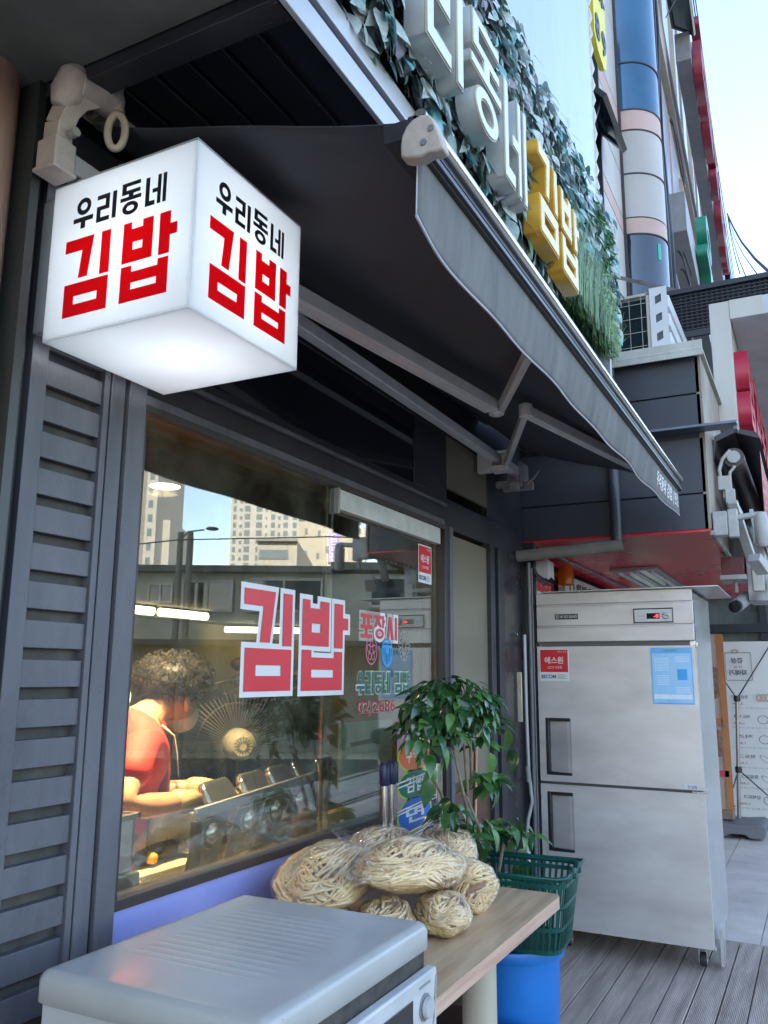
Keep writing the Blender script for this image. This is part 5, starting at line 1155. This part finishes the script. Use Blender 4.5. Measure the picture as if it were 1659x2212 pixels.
b=MB(); b.box(6.92,7.93,W0+.02,W0+.04,3.2,17); g_=b.build('window',m_dgl,tbd)
b=MB(); b.box(7.40,7.44,W0-.01,W0+.02,3.2,17); b.box(6.9,6.94,W0-.02,W0+.02,3.2,17); b.box(7.9,7.94,W0-.02,W0+.02,3.2,17); b.build('window_frame',m_dark,g_)
# top hung sash swung out
b=MB()
def sash(P0,ex,dn,L,H,par,nm='open_sash'):
    P0,ex,dn=Vector(P0),Vector(ex).normalized(),Vector(dn).normalized(); n_=ex.cross(dn)
    b=MB(); w_=.06
    b.obox(P0+ex*L/2+dn*w_/2,ex*L/2,dn*w_/2,n_*.025); b.obox(P0+ex*L/2+dn*(H-w_/2),ex*L/2,dn*w_/2,n_*.025)
    b.obox(P0+ex*w_/2+dn*H/2,ex*w_/2,dn*(H/2-w_),n_*.025); b.obox(P0+ex*(L-w_/2)+dn*H/2,ex*w_/2,dn*(H/2-w_),n_*.025)
    o=b.build(nm,mat('sash_dark',(.025,.028,.035),.35),par)
    q=MB(); q.obox(P0+ex*L/2+dn*H/2,ex*(L/2-w_),dn*(H/2-w_),n_*.006); q.build('pane',mat('sash_glass',(.06,.10,.11),.06,spec=.8,rvar=.02),o)
    q=MB(); q.beam(P0+ex*.1+dn*H*.75,P0+ex*.1+Vector((0,.02,-.75)),.015,.015); q.build('stay',m_dark,o)
sash((7.15,1.58,7.02),(1,0,0),(0,-.62,-.78),.95,.33,g_)
ys_=thing('yellow_phone_sign','yellow sign strip with black digits peeking out behind the blank billboard edge','sign',(4.6,.95,5.1))
yp=flat([[(4.46,5.20),(4.54,5.13),(4.70,5.11),(4.77,5.15),(4.80,5.24),(4.80,6.9),(4.46,6.9)]],(0,.93,0),X,Z,-Y,.03,'panel',mat('sign_yellow',(.72,.62,.05),.45),ys_)
text('2060-',(4.48,.897,5.55),X,Z,-Y,.30,.17,.003,'digits',m_blk,yp,bold=.02); text('8 9',(4.49,.897,5.20),X,Z,-Y,.28,.18,.003,'digits',m_blk,yp,bold=.03)
flat([[(4.50,5.95),(4.76,5.82),(4.76,6.7),(4.50,6.7)]],(0,.897,0),X,Z,-Y,.002,'red_patch',mat('patch_red',(.6,.15,.18),.5),yp)
MB().box(4.52,4.74,.9605,1.60,5.6,5.66).build('bracket',m_dark,ys_)
# round bay
bay=[]
BX,BR=9.47,.41
def arc(z0,z1,r,name,m,par,inner=.0):
    b=MB(); b.grid(lambda u,v:(BX+r*math.cos(math.pi*(1+u)),W0-.0+r*math.sin(math.pi*(1+u))*1.0,z0+(z1-z0)*v),28,1); return b.build(name,m,par,smooth='all')
def bayp(z0,z1,m,nm):
    o=arc(z0,z1,BR,nm,m,tbd); return o
bayp(3.16,6.34,m_dgl,'bay_glass'); bayp(6.355,6.545,m_pnk,'bay_band'); bayp(6.56,7.10,m_tile2,'bay_panel'); bayp(7.115,7.66,m_tile2,'bay_panel'); bayp(7.675,7.93,m_pnk,'bay_band'); bayp(7.945,8.55,m_bgl,'bay_glass'); bayp(8.575,12.2,m_bgl,'bay_glass'); bayp(12.22,12.6,m_pnk,'bay_band'); bayp(12.62,17,m_bgl,'bay_glass')
bayj=arc(3.16,17,BR-.012,'bay_joint',m_jt,tbd)
for z in (6.347,7.107,7.667,7.937,8.562): 
    b=MB(); b.tube([(BX+(BR+.002)*math.cos(math.pi*(1+u/28)),W0+(BR+.002)*math.sin(math.pi*(1+u/28)),z) for u in range(29)],.011,5,caps=False); b.build('ring_joint',m_jt,tbd)
gt=mat('green_tape',(.02,.38,.25),.5)
b=MB()
for a0,a1,z0,z1 in ((.30,.34,6.05,6.25),(.52,.545,6.1,6.32),(.14,.24,4.93,5.02)):
    b.grid(lambda u,v:(BX+(BR+.004)*math.cos(math.pi*(1+a0+(a1-a0)*u)),W0+(BR+.004)*math.sin(math.pi*(1+a0+(a1-a0)*u)),z0+(z1-z0)*v),4,1)
b.build('green_tape',gt,tbd)
b=MB(); b.box(BX-BR-.03,BX-BR+.01,W0-.03,W0+.03,3.16,17); b.build('corner_joint',m_jt,tbd)
# cables running up beside the bay
cb2=thing('wall_cables','thick bundle of black cables running down the facade right of the round bay','cables',(10.1,1.25,3.2))
rnd.seed(12); b=MB()
for i in range(9):
    x=10.15+.06*i; b.tube([(x+rnd.uniform(-.05,.05),1.30+rnd.uniform(-.05,.05),z) for z in (3.16,4.5,5.8,7,8.4,10,12,15)],rnd.choice((.014,.02,.028)),6)
for (x,z,r_) in ((10.6,8.2,.5),(10.5,6.5,.25),(10.7,6.4,.2),(10.8,6.7,.18)):
    b.tube([(x+r_*.5*math.sin(t*.4)*1.0,1.2-.12*math.sin(t*.2),z+r_*math.cos(t*.4)) for t in range(17)],.010,5,caps=False)
b.build('cables',mat('cable_black',(.015,.016,.025),.5),cb2,smooth='all')
# ================= FAR COMMERCIAL BUILDING =================
fb=thing('far_commercial_building','long commercial building receding down the street with rows of grey sign beams','building',(13.3,1.7,0))
A_=R(2.2); ES=Vector((math.cos(A_),math.sin(A_),0)); EO=Vector((math.sin(A_),-math.cos(A_),0)); PB=Vector((9.9,1.6,0))
def FB(s,o,z): return PB+ES*s+EO*o+Z*z
def fbox(b,s0,s1,o0,o1,z0,z1): return b.obox((FB(s0,o0,z0)+FB(s1,o1,z1))/2,ES*(s1-s0)/2,EO*(o1-o0)/2,Z*(z1-z0)/2)
m_fw=mat('far_wall',(.40,.38,.38),.5,c2=(.46,.44,.44,1),scale=.6); m_film=mat('window_film',(.30,.30,.42),.25,c2=(.45,.42,.50,1),scale=.7,spec=.7); m_gb=mat('sign_beam_grey',(.22,.22,.23),.5)
b=MB(); fbox(b,3.4,42,-8,0,0,19); b.build('wall',m_fw,fb)
for k,(z0,z1) in enumerate(((4,7.2),(8.4,12.0),(13.6,17.5))):
    for s in range(0,9):
        b=MB(); fbox(b,3.6+s*4.2,7.2+s*4.2,.005,.03,z0,z1); o=b.build('window',m_film if k==1 else m_dgl,fb)
        b=MB(); fbox(b,3.6+s*4.2+1.75,3.6+s*4.2+1.8,.031,.06,z0,z1); fbox(b,3.5+s*4.2,3.6+s*4.2,.0,.08,z0-.05,z1+.05); b.build('frame',mat('beige_frame',(.42,.34,.27),.6),o)
b=MB(); fbox(b,3.6,42,.0,.12,7.3,8.2); fbox(b,3.6,42,.0,.12,12.5,13.4); b.build('band',mat('beige_band',(.42,.36,.31),.6),fb)
b=MB(); fbox(b,4.9,26,.28,.55,12.75,13.35); b.build('sign_beam',m_gb,fb,bevel=.01)
b=MB(); fbox(b,1.4,20,.22,.50,7.45,8.05); b.build('sign_beam',m_gb,fb,bevel=.01)
m_rf=mat('far_red',(.24,.02,.035),.4,var=.2,scale=3); m_nv=mat('far_navy',(.02,.03,.08),.4); m_gf=mat('far_green',(.01,.20,.12),.4); m_bf=mat('far_beige',(.42,.39,.33),.5)
def fl(g,s,z,w_,h,m,o=.56,t=.16):
    glyph(g,FB(s,o,z),ES,Z,EO,w_,h,t,'sign_letter',m,fb)
for i,(g,s) in enumerate((('ri',5.2),('bap',7.0),('dong',8.9),('gim',10.8),('ne',12.6))): fl(g,s,12.6,1.5,1.25,m_rf)
for i,(g,s) in enumerate((('jang',15),('po',17.2),('si',19.2))): fl(g,s,12.5,1.8,1.4,m_nv)
for i,(g,s) in enumerate((('u',21.5),('ri',23.4),('dong',25.2))): fl(g,s,12.5,1.5,1.2,m_bf)
fl('u',3.0,7.55,1.6,1.25,m_gf,.51); fl('ri',7.0,7.5,1.2,1.2,m_rf,.51); fl('ne',8.6,7.5,1.0,1.0,m_rf,.51)
# open window near the top and mast
b=thing('open_window','dark framed window sash swung open high on the far building','window',(14,1.2,13))
sash(tuple(FB(3.7,.25,13.6)),tuple(ES),tuple(EO*.75-Z*.6),1.3,.5,b)
# thin wires along the facade
wr=thing('overhead_wires','bundle of thin overhead wires running along the far building towards the street','wires',(20,.5,9))
b=MB()
for i in range(4): b.tube([FB(5,.55+.04*i,14.6),FB(10,.58+.04*i,14.2),FB(20,.7+.04*i,14.3),FB(30,1.15,15.2)],.012,5,caps=False)
for i in range(5): b.tube([FB(30,1.15,15.2),FB(28,2.0+.3*i,13.0),FB(26,3.0+.7*i,11.0)],.012,5,caps=False)
b.tube([FB(30,1.15,15.2),FB(24,3.8,11.5),FB(18,5,8.0)],.03,6,caps=False)
for q,r_ in (((9.0,.05,5.4),.022),((10.2,.30,6.1),.008),((12.2,.50,7.0),.009),((14.0,.66,7.9),.010)):
    P0=Vector((25.9,1.45,15.5)); Q=Vector(q); b.tube([P0.lerp(Q,t)-Z*.5*math.sin(math.pi*t)*.5 for t in (0,.25,.5,.75,1)],r_,5,caps=False)
b.build('wire',mat('wire_grey',(.05,.055,.065),.6),wr)
st2=thing('distant_block','small cream block on the roofline at the far end of the street','building',(40,2,16))
b=MB(); b.box(44,47,.9,2.6,0,21.5); b.box(48,51,.9,2.6,0,20); b.build('wall',m_bf,st2)

# ================= STREET STANDS AND THINGS BEHIND THE FRIDGE =================
m_ban=mat('banner_cloth',(.86,.82,.76),.6,var=.03,scale=3,transl=.35)
wb=thing('white_menu_banner','back of a large white pretzel menu banner with mirrored print, behind the fridge','banner',(9,.5,0))
def bp(y,z): return Vector((9.0,y,z))
BN=MB(); BN.grid(lambda u,v:(9.0+.02*math.sin(u*4+v*3),.93-(.93+.12)*u,.09+(1.745-.09)*v),16,16); bo_=BN.build('cloth',m_ban,wb,smooth='all')
m_pr=mat('print_through',(.16,.16,.18),.6,transl=.2); m_prr=mat('print_through_red',(.50,.18,.18),.6,transl=.2); m_prs=mat('print_through_blue',(.33,.40,.45),.6,transl=.2)
def bt(s,y,z,w_,h,m,bold=0): text(s,(8.972,y,z),-Y,Z,-X,w_,h,.002,'lettering',m,bo_,bold=bold,mirror=True)
bt('경성',.775,1.535,.105,.055,m_pr,.03); bt('한 쌀',.76,1.49,.08,.022,m_prr); bt('꽈배기',.80,1.42,.16,.055,m_pr,.03)
flat([[(0,.03),(.03,0),(.97,0),(1,.03),(1,.97),(.97,1),(.03,1),(0,.97)],[(.02,.045),(.045,.02),(.955,.02),(.98,.045),(.98,.955),(.955,.98),(.045,.98),(.02,.955)]],(8.972,.835,1.37),-Y*.24,Z*.27,-X,.002,'frame_print',m_pr,bo_)
flat([ring(.74,1.652,.035,.018,20),ring(.74,1.652,.022,.008,16)],(8.972,0,0),Y,Z,-X,.002,'pretzel_print',mat('pretzel',(.50,.38,.25),.6,transl=.2),bo_)
for i,(nm,pr_) in enumerate((('경성꽈배기','2,000'),('도넛','1,000'),('치즈','1,500'),('핫도그','1,500'),('찹쌀도그','1,500'),('잡채도그','1,500'))):
    z=1.20-.185*i
    bt(nm,.80-.01*i,z,.15,.032,m_pr,.02); bt(pr_,.79,z-.06,.09,.022,m_prr,.02); bt('겉은 바삭 속은 쫄깃한 수제 간식',.80,z-.095,.36,.014,m_prs)
    if i==0:
        for k in range(3): flat([ring(.55-.035*k,z+.01,.028,.036,16),ring(.55-.035*k,z+.01,.018,.024,16)],(8.972,0,0),Y,Z,-X,.002+.0003*k,'food_print',mat('pretzel',(.50,.38,.25),.6),bo_)
    else:
        a=-.6 if i in(3,4) else 0; rx,rz=(.065,.022) if i in (3,4) else (.05,.04)
        lp=[(.53+rx*math.cos(t)*math.cos(a)-rz*math.sin(t)*math.sin(a),z-.01+rx*math.cos(t)*math.sin(a)+rz*math.sin(t)*math.cos(a)) for t in [2*math.pi*q/24 for q in range(24)]]
        lp2=[(.53+(p[0]-.53)*.88,z-.01+(p[1]-z+.01)*.88) for p in lp]
        flat([[(-p[0]+1.06 if a else p[0],p[1]) for p in lp],[(-p[0]+1.06 if a else p[0],p[1]) for p in lp2]],(8.972,0,0),Y,Z,-X,.002,'food_print',m_pr,bo_)
ob=thing('orange_food_banner','orange and pink food banner edge showing between the fridge and the white banner','banner',(8.6,.9,0))
oc=MB(); oc.grid(lambda u,v:(8.55+.0*u,1.35-(1.35-(.800+.0*v))*u,.22+(1.80-.22)*v),8,8); oc=oc.build('cloth',mat('banner_peach',(.55,.42,.34),.6,c2=(.60,.46,.38,1),scale=2,transl=.3),ob)
MB().box(8.535,8.545,.80,.86,.22,1.80).build('orange_stripe',mat('banner_orange',(.55,.22,.08),.6,transl=.2),oc)
for z0,z1 in ((1.20,1.50),(.68,.93)):
    MB().ell((8.54,.905,(z0+z1)/2),(.006,.07,(z1-z0)/2),16,12).build('food_photo',mat('noodle_photo',(.16,.07,.05),.5,c2=(.32,.17,.12,1),scale=22,detail=3),oc,smooth=True)
MB().box(8.535,8.545,.825,.93,.505,.56).build('red_tag',mat('tag_red',(.5,.06,.08),.6),oc)
MB().box(8.535,8.545,.85,.93,.985,1.03).build('orange_tag',mat('banner_orange',(.55,.22,.08),.6),oc)
text('연어마요',(8.53,.93,.95),-Y,Z,-X,.10,.03,.002,'lettering',m_pr,oc,mirror=True)
bs=thing('banner_stand','grey banner stand with a steel pole and black spider arms on a plastic water base','banner stand',(8.8,.8,0))
MB().tube([(8.80,.79,.10),(8.80,.735,1.20)],.017,14).build('pole',mat('pole_steel',(.36,.33,.32),.3,metal=.6),bs,smooth=True)
m_bkp=mat('clamp_black',(.015,.015,.018),.4)
for y,z in ((.735,1.20),(.765,.55)):
    b=MB(); b.lathe([(.028,-.025),(.032,0),(.028,.03)],(8.80,y,z),14); b.build('clamp',m_bkp,bs,smooth=True)
b=MB()
for p,q in (((8.80,.735,1.20),(8.95,.93,1.50)),((8.95,.93,1.50),(8.97,.92,1.76)),((8.80,.735,1.20),(8.97,.40,1.74)),((8.80,.765,.55),(8.7,.92,.10)),((8.80,.765,.55),(8.97,.35,.14)),((8.62,1.05,.58),(8.6,.80,.24)),((8.62,.98,1.3),(8.6,.90,1.78))): b.tube([p,q],.006,6)
b.build('arm',m_bkp,bs,smooth='all')
m_wbse=mat('base_grey',(.15,.15,.165),.5)
pf=[(.0,.0),(.10,.0),(.14,.03),(.26,.03),(.30,0),(.40,0),(.43,.03),(.44,.11),(.40,.13),(.27,.115),(.17,.115),(.04,.13),(-.01,.10)]
MB().prism(pf,(8.42,.98,.0),-Y,Z,X,.5).build('water_base',m_wbse,bs,bevel=.012,seg=3)
bk=thing('broken_block','rough brown concrete block weighing down the stand base','block',(8.7,.9,.13))
MB().box(8.55,8.72,.81,.98,.131,.215).build('block',mat('block_brown',(.22,.15,.10),.9,c2=(.34,.27,.20,1),scale=8,bump=.8,bscale=20),bk,bevel=.008)
# dark storefront beyond
ds=thing('distant_shop','dim glass storefront with black posts beyond the menu banners','shop',(14,.5,0))
b=MB(); b.box(13,13.1,-3.2,3,0,3.0); b.build('wall',mat('shop_dim',(.07,.09,.09),.3,c2=(.16,.18,.17,1),scale=2),ds)
b=MB(); 
for y in (-1.2,-.3,.62,1.5): b.box(12.9,12.99,y,y+.09,0,2.6)
b.box(12.85,12.99,-3.2,3,2.02,2.14); b.box(12.85,12.99,-3.2,3,1.66,1.70); b.box(12.6,12.99,-3.2,3,2.6,2.75); b.build('black_frame',m_dark,ds)
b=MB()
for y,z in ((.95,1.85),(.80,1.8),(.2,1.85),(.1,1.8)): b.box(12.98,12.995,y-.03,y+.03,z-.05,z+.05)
b.build('painted_glint',mat('glint_paint',(.6,.6,.5),.5),ds)  # pale patches painted on as glints in the panes
cs2=thing('round_green_sign','round white sign with green and purple rings at the right edge of the picture','sign',(9.5,.25,2.2))
c_=MB(); c_.lathe([(.26,0),(.26,.06)],(9.0,.20,2.42),36,'x'); c_=c_.build('disc',mat('disc_green',(.18,.50,.06),.4),cs2,smooth=True)
q=MB(); q.lathe([(.21,-.004),(.21,-.001)],(9.0,.20,2.42),36,'x'); q.build('white_ring',m_wh,c_); q=MB(); q.lathe([(.17,-.008),(.17,-.005)],(9.0,.20,2.42),36,'x'); q.build('purple_disc',mat('disc_purple',(.28,.16,.50),.4),c_); q=MB(); q.lathe([(.11,-.012),(.11,-.009)],(9.0,.20,2.42),36,'x'); q.build('dark_disc',mat('disc_dark',(.03,.05,.05),.4),c_)

# ================= OTHER SIDE OF THE STREET (seen in the window glass) =================
FR=Vector((math.cos(yaw),-math.sin(yaw),0)); RR=Vector((math.sin(yaw),math.cos(yaw),0)); OR=Vector((0,2.93,0))
def vb(b,g0,g1,r0,r1,z0,z1): return b.obox(OR+FR*(g0+g1)/2+RR*(r0+r1)/2+Z*(z0+z1)/2,FR*(g1-g0)/2,RR*(r1-r0)/2,Z*(z1-z0)/2)
lw_=thing('low_market_building','low two storey market building across the street, reflected in the shop window','building',tuple(OR+FR*16))
m_lw2=mat('market_wall',(.42,.42,.33),.8,c2=(.56,.56,.45,1),scale=1.2,bump=.2); 
b=MB(); vb(b,16,19,-9,8,-.15,3.30); b.build('wall',m_lw2,lw_)
b=MB(); vb(b,15.8,19.2,-9.2,-1.0,3.30,3.42); vb(b,15.8,19.2,-1.0,8.2,3.36,3.50); b.build('parapet',mat('parapet',(.16,.17,.15),.8,var=.3,scale=3),lw_)
for r0,r1,z0,z1 in ((-4.45,-4.05,2.75,3.05),(-2.6,-1.2,2.6,3.15),(-.2,1.2,2.7,3.2),(1.4,2.6,2.7,3.2),(-3.8,-2.9,2.6,3.1)):
    q=MB(); vb(q,15.96,15.99,r0,r1,z0,z1); o=q.build('window',m_dgl,lw_); q=MB(); vb(q,15.93,15.959,r0-.04,r0,z0,z1); vb(q,15.93,15.959,r1,r1+.04,z0,z1); vb(q,15.93,15.959,(r0+r1)/2-.02,(r0+r1)/2+.02,z0,z1); vb(q,15.93,15.959,r0-.04,r1+.04,z1,z1+.05); vb(q,15.93,15.959,r0-.04,r1+.04,z0-.05,z0); q.build('frame',mat('far_frame_white',(.55,.55,.52),.5),o)
q=MB(); vb(q,15.9,15.99,-.3,5,2.42,2.60); q.build('brick_band',mat('brick_band',(.28,.08,.06),.8),lw_)
q=MB(); vb(q,15.2,15.99,-9,7,1.9,2.0); q.build('canopy',mat('awn_dark',(.05,.055,.06),.6),lw_)
q=MB(); vb(q,15.95,15.99,-9,7,0,1.9); q.build('shutter',mat('shutter_dim',(.20,.20,.16),.6,c2=(.36,.36,.30,1),scale=1.5,stretch=(1,1,.3)),lw_)
up_=thing('utility_poles','pair of concrete utility poles with a curved street lamp across the street','pole',tuple(OR+FR*17.3))
for r in (-3.80,-3.62):
    q=MB(); q.tube([OR+FR*15.4+RR*r+Z*-.1,OR+FR*15.4+RR*(r+.02)+Z*3.98],[.065,.055],12); q.build('pole',mat('pole_concrete',(.20,.20,.18),.8),up_,smooth=True)
q=MB(); q.tube([OR+FR*15.4+RR*-3.72+Z*3.9,OR+FR*15.4+RR*-3.65+Z*3.99,OR+FR*15.4+RR*-3.35+Z*4.03],.016,8); q.build('lamp_arm',mat('pole_concrete',(.20,.20,.18),.8),up_,smooth=True)
q=MB(); q.ell(OR+FR*15.4+RR*-3.2+Z*4.05,(.12,.12,.035),14,8); q.build('lamp_head',mat('lamp_head',(.15,.15,.15),.4),up_,smooth=True)
m_tw=mat('tower_white',(.40,.385,.34),.7,var=.05,scale=.05); m_tg2=mat('tower_grey',(.22,.215,.19),.7); m_twd=mat('tower_window',(.13,.16,.17),.3)
def tower(g,parts_,wins,label,roofs=()):
    t=thing('apartment_tower',label,'apartment tower',tuple(OR+FR*g+RR*parts_[0][0]))
    for (r0,r1,z1,m,d) in parts_:
        q=MB(); vb(q,g+d,g+20+d,r0,r1,-.15,z1); q.build('wall',m,t)
    k=0
    for (r0,r1,z0,dz,n,h,d) in wins:
        for i in range(n):
            q=MB(); vb(q,g+d-.06,g+d-.005,r0,r1,z0+dz*i,z0+dz*i+h); q.build('window',m_twd,t)
    for (r0,r1,z0,z1) in roofs:
        q=MB(); vb(q,g-2,g+22,r0,r1,z0,z1); q.build('roof_slab',mat('roof_slate',(.12,.16,.18),.6),t)
    return t
def rp_(px,g): return g*(px-829.5)/1785.0
def zp(py,g): return 1.4+g*(1453-py)/1845.0
g=150
tower(g,[(rp_(255,g),rp_(290,g),60,m_tw,0),(rp_(290,g),rp_(312,g),60,m_tg2,.8),(rp_(312,g),rp_(336,g),60,m_tw,0),(rp_(336,g),rp_(352,g),zp(1105,g),m_tw,5)],[(rp_(318,g),rp_(328,g),zp(1218,g)+2.63*i*0,2.63,16,1.4,0) for i in (0,)],'white and grey striped apartment tower at the far left of the window reflection')
g=250
W_=[]
for a,b_,h in ((503,510,1.6),(517,523,1.0),(528,540,1.8),(553,566,1.7),(573,577,.9),(585,594,1.7),(600,606,1.2),(612,622,1.7),(632,641,1.7)):
    W_.append((rp_(a,g),rp_(b_,g),zp(1225,g),2.5,15,h,0))
tower(g,[(rp_(498,g),rp_(645,g),75,m_tw,0)],W_,'tall white apartment tower with rows of small windows behind the beige building')
g=230
tower(g,[(rp_(740,g),rp_(790,g),zp(1130,g),m_tw,0)],[(rp_(770,g),rp_(781,g),zp(1205,g),2.5,5,1.5,0)],'pale apartment tower on the right, partly behind the beige building')
bg_=thing('beige_office','plain beige building with small windows and a violet banner, reflected in the window','building',tuple(OR+FR*60))
g=60; m_bg2=mat('office_beige',(.42,.38,.29),.8,var=.05,scale=.3); 
q=MB(); vb(q,g,g+12,rp_(645,g),rp_(755,g),-.15,zp(1118,g)); vb(q,g+.5,g+12,rp_(755,g),rp_(772,g),-.15,zp(1135,g)); q.build('wall',m_bg2,bg_)
for px,py in ((662,1140),(690,1145),(662,1190),(688,1195),(708,1180)):
    q=MB(); vb(q,g-.05,g-.01,rp_(px-3,g),rp_(px+3,g),zp(py+7,g),zp(py-7,g)); q.build('window',m_twd,bg_)
q=MB(); vb(q,g-.2,g-.1,rp_(712,g),rp_(734,g),zp(1210,g),zp(1140,g)); pb=q.build('violet_banner',mat('violet',(.30,.22,.55),.6),bg_)
text('음\n교\n전',OR+FR*(g-.25)+RR*rp_(716,g)+Z*zp(1208,g),RR,Z,-FR,.5,2.0,.02,'lettering',m_wh,pb)
g=45
fl2=thing('flat_roof_building','low beige flat roofed building with a ribbon window left of the office block','building',tuple(OR+FR*45))
q=MB(); vb(q,g,g+10,rp_(558,g),rp_(643,g),-.15,zp(1160,g)); q.build('wall',mat('flat_beige',(.40,.37,.30),.8),fl2)
q=MB(); vb(q,g-.3,g,rp_(556,g),rp_(644,g),zp(1164,g),zp(1158,g)); q.build('roof_edge',m_tg2,fl2)
q=MB(); vb(q,g-.05,g-.01,rp_(562,g),rp_(625,g),zp(1203,g),zp(1182,g)); q.build('window',m_twd,fl2)
wr2=thing('street_wire','single overhead wire across the street between the poles','wire',tuple(OR+FR*15))
q=MB(); q.tube([OR+FR*15.3+RR*-8+Z*3.7,OR+FR*15.3+RR*-5.5+Z*3.62,OR+FR*15.3+RR*-3.8+Z*3.82,OR+FR*15.3+RR*-1+Z*3.9,OR+FR*15.3+RR*4+Z*3.8],.012,5,caps=False); q.build('wire',m_dark,wr2)
